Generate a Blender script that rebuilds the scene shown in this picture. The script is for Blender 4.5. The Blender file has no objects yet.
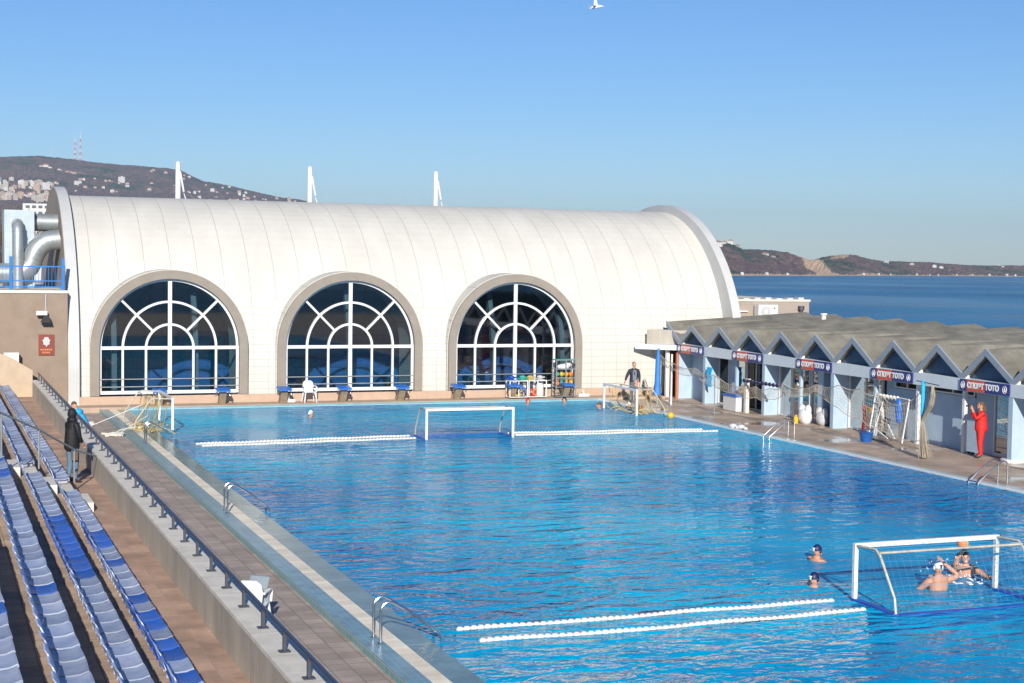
import bpy, math, random
from mathutils import Vector, Matrix
random.seed(7)
PI=math.pi
C=bpy.context.scene.collection
sc=bpy.context.scene
R=math.radians
# ---------------------------------------------------------------- materials
def mat(name,col,rough=.6,metal=0,spec=.5,var=0,scale=3,bump=0,bscale=30,col2=None,stretch=None,ior=None,emit=None):
    m=bpy.data.materials.new(name); m.use_nodes=True
    n=m.node_tree; b=n.nodes['Principled BSDF']
    b.inputs['Base Color'].default_value=(*col,1); b.inputs['Roughness'].default_value=rough
    b.inputs['Metallic'].default_value=metal; b.inputs['Specular IOR Level'].default_value=spec
    if ior: b.inputs['IOR'].default_value=ior
    tc=n.nodes.new('ShaderNodeTexCoord'); mp=n.nodes.new('ShaderNodeMapping')
    geo=n.nodes.new('ShaderNodeNewGeometry')
    n.links.new(geo.outputs['Position'],mp.inputs['Vector'])
    if stretch: mp.inputs['Scale'].default_value=stretch
    m['mp']=mp.name
    if var or col2:
        t=n.nodes.new('ShaderNodeTexNoise'); t.inputs['Scale'].default_value=scale; t.inputs['Detail'].default_value=6; t.inputs['Roughness'].default_value=.65
        n.links.new(mp.outputs[0],t.inputs['Vector'])
        r=n.nodes.new('ShaderNodeValToRGB'); r.color_ramp.elements[0].position=.35; r.color_ramp.elements[1].position=.68
        c2=col2 if col2 else tuple(max(0,c*(1-var)) for c in col)
        c1=col if col2 else tuple(min(1,c*(1+var*.5)) for c in col)
        r.color_ramp.elements[0].color=(*c2,1); r.color_ramp.elements[1].color=(*c1,1)
        n.links.new(t.outputs['Fac'],r.inputs[0]); n.links.new(r.outputs[0],b.inputs['Base Color'])
        m['ramp']=r.name
    if bump:
        t=n.nodes.new('ShaderNodeTexNoise'); t.inputs['Scale'].default_value=bscale; t.inputs['Detail'].default_value=5
        n.links.new(mp.outputs[0],t.inputs['Vector'])
        bp=n.nodes.new('ShaderNodeBump'); bp.inputs['Strength'].default_value=bump; bp.inputs['Distance'].default_value=.02
        n.links.new(t.outputs['Fac'],bp.inputs['Height']); n.links.new(bp.outputs[0],b.inputs['Normal'])
    return m
def grid_lines(m,sx,sy,sz,w,dark,off=(0,0,0),zmax=None,zmin=None,wob=False):
    """joint lines of a real panel / tile grid mixed over the base colour (world metres)"""
    n=m.node_tree; b=n.nodes['Principled BSDF']
    g=n.nodes.new('ShaderNodeNewGeometry'); s=n.nodes.new('ShaderNodeSeparateXYZ'); n.links.new(g.outputs['Position'],s.inputs[0])
    fac=None
    def M(op,a,b_=None):
        k=n.nodes.new('ShaderNodeMath'); k.operation=op
        for i,v in enumerate((a,b_)):
            if v is None: continue
            if isinstance(v,(int,float)): k.inputs[i].default_value=v
            else: n.links.new(v,k.inputs[i])
        return k.outputs[0]
    for i,st in enumerate((sx,sy,sz)):
        if not st: continue
        v=M('FRACT',M('DIVIDE',M('ADD',s.outputs[i],off[i]+1000*st),st))
        l=M('LESS_THAN',v,w/st)
        fac=l if fac is None else M('MAXIMUM',fac,l)
    if zmax is not None: fac=M('MULTIPLY',fac,M('LESS_THAN',s.outputs[2],zmax))
    if zmin is not None: fac=M('MULTIPLY',fac,M('GREATER_THAN',s.outputs[2],zmin))
    mx=n.nodes.new('ShaderNodeMix'); mx.data_type='RGBA'; mx.blend_type='MIX'
    n.links.new(M('MULTIPLY',fac,dark[3]),mx.inputs[0])
    src=b.inputs['Base Color'].links[0].from_socket if b.inputs['Base Color'].links else None
    if src: n.links.new(src,mx.inputs[6])
    else: mx.inputs[6].default_value=b.inputs['Base Color'].default_value
    mx.inputs[7].default_value=(*dark[:3],1)
    n.links.new(mx.outputs[2],b.inputs['Base Color'])
    return m
def brickcells(m,sx,sy,amount,seed=0):
    """slab to slab tone variation (white noise per cell)"""
    n=m.node_tree; b=n.nodes['Principled BSDF']
    g=n.nodes.new('ShaderNodeNewGeometry')
    v=n.nodes.new('ShaderNodeVectorMath'); v.operation='DIVIDE'; v.inputs[1].default_value=(sx,sy,100)
    n.links.new(g.outputs['Position'],v.inputs[0])
    f=n.nodes.new('ShaderNodeVectorMath'); f.operation='FLOOR'; n.links.new(v.outputs[0],f.inputs[0])
    w=n.nodes.new('ShaderNodeTexWhiteNoise'); w.noise_dimensions='3D'; n.links.new(f.outputs[0],w.inputs['Vector'])
    mr=n.nodes.new('ShaderNodeMapRange'); mr.inputs['To Min'].default_value=1-amount; mr.inputs['To Max'].default_value=1+amount
    n.links.new(w.outputs['Value'],mr.inputs['Value'])
    h=n.nodes.new('ShaderNodeHueSaturation'); n.links.new(mr.outputs[0],h.inputs['Value'])
    src=b.inputs['Base Color'].links[0].from_socket if b.inputs['Base Color'].links else None
    if src: n.links.new(src,h.inputs['Color'])
    else: h.inputs['Color'].default_value=b.inputs['Base Color'].default_value
    n.links.new(h.outputs[0],b.inputs['Base Color'])
    return m
M={}
M['shell']=grid_lines(mat('shell_white',(.565,.545,.49),.6,var=.08,scale=.45,stretch=(1.6,1,.25),bump=.12,bscale=3),1.05,0,0,.018,(.24,.23,.21,.9),zmin=3.9)
grid_lines(M['shell'],.6,0,.3,.014,(.26,.25,.22,.8),zmax=3.9)
grid_lines(M['shell'],0,0,3.9,.03,(.36,.34,.3,.6),zmin=1,zmax=4.3)
M['rim']=grid_lines(mat('rim_panel',(.50,.50,.49),.5,var=.06,scale=1.2),0,0,.45,.012,(.5,.5,.5,.5))
M['surround']=mat('surround_render',(.27,.23,.19),.85,var=.1,scale=2,bump=.2)
M['render']=mat('brown_render',(.28,.21,.16),.9,var=.14,scale=1.3,bump=.4,bscale=18)
M['plinth']=grid_lines(mat('plinth_tile',(.47,.33,.24),.6,var=.1,scale=3),.3,0,.15,.012,(.45,.33,.25,.6))
M['white']=mat('white_paint',(.68,.68,.68),.35,var=.04,scale=6)
M['dirty_white']=mat('worn_white',(.75,.74,.70),.5,var=.22,scale=9)
M['plastic_white']=mat('white_plastic',(.70,.70,.70),.35)
M['deck']=brickcells(grid_lines(mat('deck_slabs',(.40,.325,.275),.8,var=.25,scale=1.2,bump=.4,bscale=22),.33,.33,0,.016,(.13,.10,.09,.7)),.33,.33,.14)
M['deck_tan']=grid_lines(mat('deck_tan',(.42,.31,.23),.8,var=.15,scale=1.5,bump=.2),.4,.4,0,.014,(.25,.19,.14,.6))
M['deck_wet']=grid_lines(mat('deck_wet',(.46,.355,.27),.32,spec=.5,var=.35,scale=.9,bump=.15,bscale=8),.4,.4,0,.012,(.14,.10,.08,.5))
nt=M['deck_wet'].node_tree
_t=nt.nodes.new('ShaderNodeTexNoise'); _t.inputs['Scale'].default_value=.55; _t.inputs['Detail'].default_value=4
_g=nt.nodes.new('ShaderNodeNewGeometry'); nt.links.new(_g.outputs['Position'],_t.inputs['Vector'])
_r=nt.nodes.new('ShaderNodeMapRange'); _r.inputs['From Min'].default_value=.36; _r.inputs['From Max'].default_value=.5; _r.inputs['To Min'].default_value=.08; _r.inputs['To Max'].default_value=.6
nt.links.new(_t.outputs['Fac'],_r.inputs['Value']); nt.links.new(_r.outputs[0],nt.nodes['Principled BSDF'].inputs['Roughness'])
M['terrace']=brickcells(grid_lines(mat('terrace_slab',(.50,.36,.26),.85,var=.28,scale=1.6,bump=.4,bscale=25),.37,.37,0,.016,(.16,.11,.08,.6)),.37,.37,.12)
M['walkway']=brickcells(grid_lines(mat('walkway_slab',(.45,.30,.22),.85,var=.3,scale=1.3,bump=.4,bscale=25),.4,.4,0,.02,(.36,.27,.20,.6)),.4,.4,.12)
M['concrete']=mat('concrete',(.42,.38,.32),.85,var=.22,scale=1.3,bump=.4,bscale=15,stretch=(1,1,.35))
grid_lines(M['concrete'],0,2.4,0,.02,(.2,.17,.13,.6))
M['coping']=grid_lines(mat('coping',(.68,.64,.55),.8,var=.15,scale=3,bump=.3,bscale=25),0,1.2,0,.014,(.25,.22,.19,.6))
M['ledge_white']=mat('whitewashed',(.66,.64,.60),.8,var=.06)
M['tile_blue']=brickcells(grid_lines(mat('blue_tile',(.15,.28,.33),.28,var=.2,scale=2),.12,.25,0,.016,(.30,.38,.40,.7)),.24,.25,.16)
M['tile_teal']=grid_lines(mat('teal_tile',(.17,.36,.40),.35,var=.15,scale=3),0,.25,.12,.016,(.5,.6,.6,.7))
M['tile_cream']=brickcells(grid_lines(mat('cream_tile',(.90,.84,.66),.4,var=.0,scale=2.2,col2=(.80,.66,.46)),0,.25,0,.012,(.55,.45,.32,.7)),9,.25,.12)
M['shelf']=mat('wet_ledge',(.16,.25,.24),.2,var=.25,scale=1.4,bump=.3,bscale=5)
grid_lines(M['shelf'],0,2.5,0,.03,(.5,.55,.5,.6))
M['beige']=mat('beige_render',(.50,.39,.28),.85,var=.12,scale=2)
M['edge_white']=mat('edge_white',(.78,.80,.78),.4,var=.12,scale=6)
M['steel']=mat('steel',(.55,.55,.56),.25,metal=1)
M['galv']=mat('galvanised',(.34,.37,.38),.45,metal=.5,var=.15,scale=3,bump=.15,bscale=8)
M['galvbox']=grid_lines(mat('galv_sheet',(.45,.52,.55),.4,metal=.35,var=.15,scale=1.2,bump=.4,bscale=1.6),0,0,.62,.02,(.35,.4,.42,.7))
M['navy']=mat('navy_paint',(.035,.045,.085),.35,var=.15,scale=8)
M['post_dark']=mat('post_metal',(.07,.075,.09),.4,metal=.3)
M['fence_blue']=mat('fence_blue',(.02,.16,.46),.4,var=.1)
M['roof']=grid_lines(mat('roof_felt',(.215,.20,.16),.9,var=.35,scale=1.1,bump=.5,bscale=14),1.0,0,0,.03,(.12,.12,.105,.7))
M['fascia']=mat('fascia_grey',(.27,.315,.36),.6,var=.1,scale=3)
M['paleblue']=mat('pale_blue_render',(.38,.49,.60),.8,var=.09,scale=2.2,bump=.2)
M['gable_shade']=mat('gable_shade_navy',(.07,.12,.20),.85,var=.2)  # navy with the shade under the roof gables put into the colour
M['beam']=mat('beam_grey',(.60,.66,.69),.7,var=.08,scale=2)
M['brown_door']=grid_lines(mat('brown_wood',(.12,.07,.045),.5,var=.2),0,.1,0,.012,(.04,.025,.02,.7))
M['terra']=mat('terracotta_paint',(.56,.17,.08),.5,var=.1)
M['sign_blue']=mat('sign_blue',(.025,.04,.19),.4,var=.08)
M['sign_red']=mat('sign_red',(.62,.09,.045),.4,var=.08)
M['letter']=mat('letter_white',(.85,.85,.85),.5)
M['plaque']=mat('plaque_red',(.22,.04,.025),.5,var=.12)
M['plaque_or']=mat('plaque_orange',(.6,.22,.08),.5)
M['grey']=mat('light_grey',(.5,.5,.5),.5,var=.1)
M['black']=mat('black_plastic',(.012,.012,.014),.5)
M['bluepl']=mat('blue_plastic',(.02,.14,.50),.4,var=.06)
M['blue_cover']=mat('blue_cover',(.03,.18,.5),.6,var=.15)
M['cyan']=mat('cyan_cloth',(.02,.42,.75),.8,var=.12,scale=6,bump=.4,bscale=12)
M['concrete_leg']=mat('block_leg',(.30,.24,.16),.8,var=.25,scale=6)
M['float_w']=mat('float_white',(.72,.69,.60),.4,var=.15,scale=12)
M['rope']=mat('rope',(.5,.47,.4),.8)
M['net_tan']=mat('net_tan',(.52,.45,.34),.9,var=.2,scale=5)
M['net_gold']=mat('net_gold',(.50,.37,.12),.9,var=.25,scale=6)
M['net_blue']=mat('net_blue',(.06,.28,.50),.7)
M['frame_blue']=mat('float_blue',(.03,.08,.42),.4,var=.15)
M['bar_worn']=mat('bar_worn',(.48,.45,.36),.5,var=.3,scale=12)
M['skin']=mat('skin',(.52,.27,.17),.5,var=.08,scale=9)
M['hair']=mat('hair_dark',(.03,.018,.012),.7)
M['hair_b']=mat('hair_brown',(.12,.055,.025),.7)
M['red']=mat('red_cloth',(.62,.015,.012),.7,var=.25,scale=8,bump=.6,bscale=9)
M['puffer']=mat('black_puffer',(.007,.007,.010),.7,bump=.5,bscale=20)
grid_lines(M['puffer'],0,0,.09,.02,(.004,.004,.006,.9),zmin=1.3)
M['jacket']=mat('dark_jacket',(.022,.024,.035),.75,bump=.4,bscale=10)
M['shirt']=mat('grey_shirt',(.14,.17,.22),.8,bump=.3,bscale=12)
M['jeans']=mat('jeans',(.11,.20,.30),.85,var=.25,scale=9,bump=.3)
M['jeansd']=mat('grey_trousers',(.09,.12,.15),.85,var=.2,scale=9)
M['shoe']=mat('shoe',(.05,.04,.04),.6)
M['cap_navy']=mat('cap_navy',(.008,.012,.06),.5)
M['cap_white']=mat('cap_white',(.8,.8,.82),.5)
M['cap_red']=mat('cap_red',(.5,.02,.02),.5)
M['yellow']=mat('ball_yellow',(.75,.42,.02),.5)
M['orange']=mat('ball_orange',(.8,.2,.02),.5)
M['green']=mat('ball_green',(.04,.35,.28),.5)
M['trunk']=mat('bark',(.13,.08,.05),.9,var=.3)
M['room']=mat('room_wall',(.28,.27,.24),.8,var=.25,scale=1.2)
M['twig']=mat('winter_twigs',(.16,.095,.055),.95,var=.3,scale=1.5)
M['interior']=mat('interior_wall',(.16,.22,.25),.8,var=.25,scale=.6)
M['int_step']=mat('interior_step',(.014,.10,.30),.6,var=.15,scale=.5)
M['int_floor']=mat('interior_floor',(.05,.09,.12),.5,var=.2,scale=.6)
M['int_seat']=grid_lines(mat('interior_seats',(.015,.12,.36),.5,var=.12,scale=1.4),.55,0,0,.05,(.01,.06,.2,.6))
M['int_beam']=mat('interior_beam',(.16,.19,.2),.7)
M['farbuild']=grid_lines(mat('annex_render',(.36,.30,.25),.85,var=.08,scale=2,bump=.2),0,0,.45,.012,(.25,.21,.18,.5))
M['seat_fade']=mat('seat_faded',(.34,.385,.48),.5,var=.22,scale=5,col2=(.22,.27,.40))
M['seat_fade2']=mat('seat_pale',(.38,.42,.50),.5,var=.22,scale=5,col2=(.26,.30,.43))
M['seat_blue']=mat('seat_blue',(.022,.095,.42),.38,var=.22,scale=5)
M['back_fade']=mat('seat_back_faded',(.44,.53,.76),.42,var=.2,scale=6)
M['back_blue']=mat('seat_back_blue',(.08,.20,.68),.38,var=.2,scale=6)
M['mast_red']=mat('mast_red',(.45,.08,.06),.6)
M['h_wall']=mat('house_wall',(0.45,0.40,0.34),.8,var=.15,scale=.05)
M['h_wall2']=mat('house_wall_warm',(0.45,0.32,0.24),.8,var=.15,scale=.05)
M['h_wall3']=mat('house_wall_white',(0.56,0.55,0.52),.8,var=.1,scale=.05)
M['h_roof']=mat('house_roof',(.30,.12,.07),.8,var=.2,scale=.05)
M['h_win']=mat('house_window',(.06,.07,.09),.4)
for k in ('seat_fade','seat_fade2','seat_blue','back_fade','back_blue'):
    n=M[k].node_tree; b=n.nodes['Principled BSDF']; src=b.inputs['Base Color'].links[0].from_socket
    oi=n.nodes.new('ShaderNodeObjectInfo'); mr=n.nodes.new('ShaderNodeMapRange'); mr.inputs['To Min'].default_value=.78; mr.inputs['To Max'].default_value=1.22; n.links.new(oi.outputs['Random'],mr.inputs['Value'])
    h=n.nodes.new('ShaderNodeHueSaturation'); n.links.new(mr.outputs[0],h.inputs['Value']); n.links.new(src,h.inputs['Color']); n.links.new(h.outputs[0],b.inputs['Base Color'])
# glass
def glassmat(name,tint,ior=1.5,refl=1.0):
    m=bpy.data.materials.new(name); m.use_nodes=True; n=m.node_tree; n.nodes.clear()
    o=n.nodes.new('ShaderNodeOutputMaterial'); t=n.nodes.new('ShaderNodeBsdfTransparent'); t.inputs[0].default_value=(*tint,1)
    g=n.nodes.new('ShaderNodeBsdfGlossy'); g.inputs['Roughness'].default_value=.03; g.inputs[0].default_value=(1,1,1,1)
    f=n.nodes.new('ShaderNodeFresnel'); f.inputs[0].default_value=ior
    a=n.nodes.new('ShaderNodeMath'); a.operation='MULTIPLY'; a.inputs[1].default_value=refl; n.links.new(f.outputs[0],a.inputs[0])
    x=n.nodes.new('ShaderNodeMixShader'); n.links.new(a.outputs[0],x.inputs[0]); n.links.new(t.outputs[0],x.inputs[1]); n.links.new(g.outputs[0],x.inputs[2])
    nz=n.nodes.new('ShaderNodeTexNoise'); nz.inputs['Scale'].default_value=.7
    bp=n.nodes.new('ShaderNodeBump'); bp.inputs['Strength'].default_value=.05; n.links.new(nz.outputs[0],bp.inputs['Height']); n.links.new(bp.outputs[0],g.inputs['Normal'])
    n.links.new(x.outputs[0],o.inputs[0]); return m
M['glass']=glassmat('window_glass',(.52,.66,.74),1.8,1.3)
M['glass_k']=glassmat('door_glass',(.40,.46,.45),1.45,.45)
# water
def watermat(name,c1,c2,cs,layers,rough=.04,ior=1.33,refl=.70):
    m=bpy.data.materials.new(name); m.use_nodes=True; n=m.node_tree; b=n.nodes['Principled BSDF']
    b.inputs['Roughness'].default_value=rough; b.inputs['IOR'].default_value=ior; b.inputs['Specular IOR Level'].default_value=.28
    g=n.nodes.new('ShaderNodeNewGeometry')
    t=n.nodes.new('ShaderNodeTexNoise'); t.inputs['Scale'].default_value=cs; t.inputs['Detail'].default_value=5; n.links.new(g.outputs['Position'],t.inputs['Vector'])
    r=n.nodes.new('ShaderNodeValToRGB'); r.color_ramp.elements[0].position=.35; r.color_ramp.elements[1].position=.65
    r.color_ramp.elements[0].color=(*c1,1); r.color_ramp.elements[1].color=(*c2,1)
    n.links.new(t.outputs['Fac'],r.inputs[0]); n.links.new(r.outputs[0],b.inputs['Base Color'])
    prev=None
    for (sc_,st,dist,strength,rot,det) in layers:
        mp=n.nodes.new('ShaderNodeMapping'); mp.inputs['Scale'].default_value=st; mp.inputs['Rotation'].default_value=(0,0,rot)
        n.links.new(g.outputs['Position'],mp.inputs['Vector'])
        w=n.nodes.new('ShaderNodeTexNoise'); w.inputs['Scale'].default_value=sc_; w.inputs['Detail'].default_value=det; w.inputs['Distortion'].default_value=.6
        n.links.new(mp.outputs[0],w.inputs['Vector'])
        bp=n.nodes.new('ShaderNodeBump'); bp.inputs['Distance'].default_value=dist; bp.inputs['Strength'].default_value=strength
        n.links.new(w.outputs['Fac'],bp.inputs['Height'])
        pn=n.nodes.new('ShaderNodeTexNoise'); pn.inputs['Scale'].default_value=.13 if dist<.5 else .006; pn.inputs['Detail'].default_value=3; n.links.new(g.outputs['Position'],pn.inputs['Vector'])
        pr=n.nodes.new('ShaderNodeMapRange'); pr.inputs['From Min'].default_value=.36; pr.inputs['From Max'].default_value=.62; pr.inputs['To Min'].default_value=strength*.15; pr.inputs['To Max'].default_value=strength
        n.links.new(pn.outputs['Fac'],pr.inputs['Value']); n.links.new(pr.outputs[0],bp.inputs['Strength'])
        if prev: n.links.new(prev,bp.inputs['Normal'])
        prev=bp.outputs[0]
    # body colour + partial surface reflection (polarised look), calmer and rougher patches
    n.nodes.remove(b); o=n.nodes['Material Output']
    df=n.nodes.new('ShaderNodeBsdfDiffuse'); gl=n.nodes.new('ShaderNodeBsdfGlossy'); gl.inputs['Roughness'].default_value=rough
    fr=n.nodes.new('ShaderNodeFresnel'); fr.inputs[0].default_value=ior
    ml=n.nodes.new('ShaderNodeMath'); ml.operation='MULTIPLY'; ml.inputs[1].default_value=refl
    mx=n.nodes.new('ShaderNodeMixShader')
    n.links.new(r.outputs[0],df.inputs[0]); n.links.new(prev,gl.inputs['Normal']); n.links.new(prev,fr.inputs['Normal']); n.links.new(prev,df.inputs['Normal'])
    n.links.new(fr.outputs[0],ml.inputs[0]); n.links.new(ml.outputs[0],mx.inputs[0]); n.links.new(df.outputs[0],mx.inputs[1]); n.links.new(gl.outputs[0],mx.inputs[2]); n.links.new(mx.outputs[0],o.inputs[0])
    return m
M['water']=watermat('pool_water',(.0,.17,.42),(.0,.42,.66),.10,[(.5,(1,1.7,1),.25,1,R(-20),2),(1.1,(1,2.0,1),.36,1,R(-8),3),(3.6,(1,1.5,1),.07,1,R(12),3)])
M['sea']=watermat('sea_water',(.005,.10,.24),(.008,.17,.35),.012,[(.10,(1,2.4,1),2.0,1,R(10),5),(.5,(1,1.6,1),.5,1,R(20),3)],rough=.15,refl=.5)
# ---------------------------------------------------------------- mesh builder
class MB:
    def __init__(s): s.v=[];s.f=[];s.m=[]
    def add(s,vs,fs,mi=0):
        o=len(s.v); s.v+= [tuple(v) for v in vs]; s.f+=[[i+o for i in f] for f in fs]; s.m+=[mi]*len(fs); return s
    def box(s,x0,x1,y0,y1,z0,z1,mi=0):
        v=[(x,y,z) for x in (x0,x1) for y in (y0,y1) for z in (z0,z1)]
        return s.add(v,[(0,1,3,2),(4,6,7,5),(0,4,5,1),(2,3,7,6),(0,2,6,4),(1,5,7,3)],mi)
    def obox(s,c,sz,rot=(0,0,0),mi=0):
        from mathutils import Euler
        Q=Euler(rot).to_matrix(); c=Vector(c); v=[c+Q@Vector((x*sz[0]/2,y*sz[1]/2,z*sz[2]/2)) for x in (-1,1) for y in (-1,1) for z in (-1,1)]
        return s.add(v,[(0,1,3,2),(4,6,7,5),(0,4,5,1),(2,3,7,6),(0,2,6,4),(1,5,7,3)],mi)
    def quad(s,a,b,c,d,mi=0): return s.add([a,b,c,d],[(0,1,2,3)],mi)
    def tube(s,pts,r,n=8,mi=0,closed=False):
        pts=[Vector(p) for p in pts]; rr=r if isinstance(r,(list,tuple)) else [r]*len(pts)
        vs=[];k=len(pts);up=None
        for i,p in enumerate(pts):
            if closed: d=pts[(i+1)%k]-pts[i-1]
            else: d=(pts[min(i+1,k-1)]-pts[max(i-1,0)])
            d=d.normalized() if d.length>1e-9 else Vector((0,0,1))
            if up is None:
                a=Vector((0,0,1)) if abs(d.z)<.9 else Vector((1,0,0)); up=(a-d*a.dot(d)).normalized()
            else:
                up=(up-d*up.dot(d)); up=up.normalized() if up.length>1e-6 else Vector((1,0,0))
            sd=d.cross(up)
            for j in range(n):
                t=2*PI*j/n; vs.append(p+(up*math.cos(t)+sd*math.sin(t))*rr[i])
        fs=[]
        for i in range(k if closed else k-1):
            for j in range(n):
                a=i*n+j;b=i*n+(j+1)%n;c=((i+1)%k)*n+(j+1)%n;d=((i+1)%k)*n+j; fs.append((a,b,c,d))
        if not closed: fs.append(tuple(range(n))[::-1]); fs.append(tuple((k-1)*n+j for j in range(n)))
        return s.add(vs,fs,mi)
    def ell(s,c,rx,ry,rz,seg=12,rings=8,mi=0,zlo=-1,zhi=1):
        vs=[];t0=math.asin(zlo);t1=math.asin(zhi)
        for i in range(rings+1):
            t=t0+(t1-t0)*i/rings
            for j in range(seg):
                a=2*PI*j/seg; vs.append((c[0]+rx*math.cos(t)*math.cos(a),c[1]+ry*math.cos(t)*math.sin(a),c[2]+rz*math.sin(t)))
        fs=[(i*seg+j,i*seg+(j+1)%seg,(i+1)*seg+(j+1)%seg,(i+1)*seg+j) for i in range(rings) for j in range(seg)]
        fs+= [tuple(range(seg))[::-1],tuple(rings*seg+j for j in range(seg))]
        return s.add(vs,fs,mi)
    def prism(s,poly,ax,a0,a1,mi=0):
        """poly: 2D outline in the two axes other than ax, extruded from a0 to a1 on ax"""
        def P(u,w,a): return {'x':(a,u,w),'y':(u,a,w),'z':(u,w,a)}[ax]
        n=len(poly); v=[P(*p,a0) for p in poly]+[P(*p,a1) for p in poly]
        fs=[tuple(range(n)),tuple(range(2*n-1,n-1,-1))]+[(i,i+n,(i+1)%n+n,(i+1)%n) for i in range(n)]
        return s.add(v,fs,mi)
    def ring(s,inner,outer,ax,a0,a1,mi=0):
        """band between two open 2D polylines of equal length, extruded"""
        def P(u,w,a): return {'x':(a,u,w),'y':(u,a,w),'z':(u,w,a)}[ax]
        n=len(inner); v=[P(*p,a) for a in (a0,a1) for p in inner]+[P(*p,a) for a in (a0,a1) for p in outer]
        fs=[]
        for i in range(n-1):
            I0,I1,J0,J1=i,i+1,n+i,n+i+1; O0,O1,Q0,Q1=2*n+i,2*n+i+1,3*n+i,3*n+i+1
            fs+=[(I0,I1,O1,O0),(J0,Q0,Q1,J1),(I0,J0,J1,I1),(O0,O1,Q1,Q0)]
        fs+=[(0,2*n,3*n,n),(n-1,2*n-1,4*n-1,3*n-1)]
        return s.add(v,fs,mi)
    def build(s,name,mats,parent=None,smooth=False,org=None):
        if not isinstance(mats,(list,tuple)): mats=[mats]
        o=ORG if org is None else Vector(org)
        me=bpy.data.meshes.new(name); me.from_pydata([(v[0]-o.x,v[1]-o.y,v[2]-o.z) for v in s.v],[],s.f)
        for m in mats: me.materials.append(M[m] if isinstance(m,str) else m)
        me.polygons.foreach_set('material_index',s.m)
        me.update()
        import bmesh
        bm=bmesh.new(); bm.from_mesh(me); bmesh.ops.recalc_face_normals(bm,faces=bm.faces); bm.to_mesh(me); bm.free()
        if smooth:
            for p in me.polygons: p.use_smooth=True
            me.set_sharp_from_angle(angle=R(40))
        ob=bpy.data.objects.new(name,me); C.objects.link(ob)
        if parent: ob.parent=parent
        return ob
ORG=Vector((0,0,0))
def setorg(p): global ORG; ORG=Vector(p)
def tag(o,label,cat,group=None,kind=None):
    o['label']=label; o['category']=cat
    if group: o['group']=group
    if kind: o['kind']=kind
    return o
def thing(name,label,cat,loc,group=None,rz=0,local=False):
    o=bpy.data.objects.new(name,None); C.objects.link(o); o.location=loc; o.rotation_euler=(0,0,rz); o.empty_display_size=.2
    tag(o,label,cat,group); setorg((0,0,0) if (rz or local) else loc); return o
def solo(mb,name,mats,label,cat,base,group=None,smooth=False,rz=0,local=False):
    o=mb.build(name,mats,None,smooth,org=(0,0,0) if local else base); o.location=base; o.rotation_euler=(0,0,rz)
    return tag(o,label,cat,group)
def struct(mb,name,mats,smooth=False):
    o=mb.build(name,mats,None,smooth,org=(0,0,0)); o['kind']='structure'; return o
def dup(root,loc,rz=None,label=None,group=None):
    r=root.copy(); C.objects.link(r); r.location=loc
    if rz is not None: r.rotation_euler=(0,0,rz)
    if label: r['label']=label
    if group: r['group']=group
    for ch in list(root.children):
        c=ch.copy(); C.objects.link(c); c.parent=r
        for g in list(ch.children):
            d=g.copy(); C.objects.link(d); d.parent=c
    return r
def arc(cx,cz,r,a0,a1,n): return [(cx+r*math.cos(a0+(a1-a0)*i/n),cz+r*math.sin(a0+(a1-a0)*i/n)) for i in range(n+1)]
# ---------------------------------------------------------------- camera
f=1535.
def ray(px,py): return Vector((px-512,-(py-341.5),-f)).normalized()
Yc=ray(-79,251); X0=ray(4508,320); Xc=(X0-Yc*X0.dot(Yc)).normalized(); Zc=Xc.cross(Yc)
RM=Matrix((Xc,Yc,Zc))
cam=bpy.data.cameras.new('camera'); co=bpy.data.objects.new('camera',cam); C.objects.link(co)
cam.sensor_width=36; cam.lens=f*36/1024; cam.clip_end=30000; cam.clip_start=.5
co.matrix_world=Matrix.Translation((0,0,6))@RM.to_4x4(); sc.camera=co
def proj(p):
    c=RM.transposed()@(Vector(p)-Vector((0,0,6)))
    return (512+f*c.x/-c.z, 341.5-f*c.y/-c.z) if c.z<-.1 else (-999,-999)
# ---------------------------------------------------------------- light & sky
SD=Vector((.66,2.2,-1)).normalized()
sun=bpy.data.lights.new('sun','SUN'); sun.energy=4.9; sun.angle=R(.5); sun.color=(1,.94,.84)
so=bpy.data.objects.new('sun',sun); C.objects.link(so); so.rotation_euler=SD.to_track_quat('-Z','Y').to_euler(); so.location=(-20,-60,40)
w=bpy.data.worlds.new('World'); sc.world=w; w.use_nodes=True; n=w.node_tree
sky=n.nodes.new('ShaderNodeTexSky'); sky.sky_type='NISHITA'; sky.sun_disc=False
sky.sun_elevation=math.asin(-SD.z); sky.sun_rotation=math.atan2(-SD.x,-SD.y)%(2*PI)
sky.air_density=1.0; sky.dust_density=.1; sky.ozone_density=4.0; sky.altitude=0
bg=n.nodes['Background']; bg.inputs[1].default_value=.077
hs=n.nodes.new('ShaderNodeHueSaturation'); hs.inputs['Saturation'].default_value=1.12; n.links.new(sky.outputs[0],hs.inputs['Color'])
tn=n.nodes.new('ShaderNodeMix'); tn.data_type='RGBA'; tn.blend_type='MULTIPLY'; tn.inputs[0].default_value=1; tn.inputs[7].default_value=(.75,.88,1.11,1)
n.links.new(hs.outputs[0],tn.inputs[6]); n.links.new(tn.outputs[2],bg.inputs[0])
sc.view_settings.view_transform='Standard'; sc.view_settings.look='None'; sc.view_settings.exposure=.4; sc.view_settings.gamma=1; sc.view_settings.use_curve_mapping=False
sc.render.engine='CYCLES'
# ---------------------------------------------------------------- sea, ground, hills
struct(MB().quad((-9000,-9000,-10),(9000,-9000,-10),(9000,9000,-10),(-9000,9000,-10)),'sea','sea')
g=MB().box(-60,48,-40,8,-11,-.12).box(-60,6.9,8,86,-11,-.12).box(27.5,48,8,86,-11,-.12).box(6.9,27.5,60.4,86,-11,-.12)
struct(g,'ground','concrete')
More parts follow.
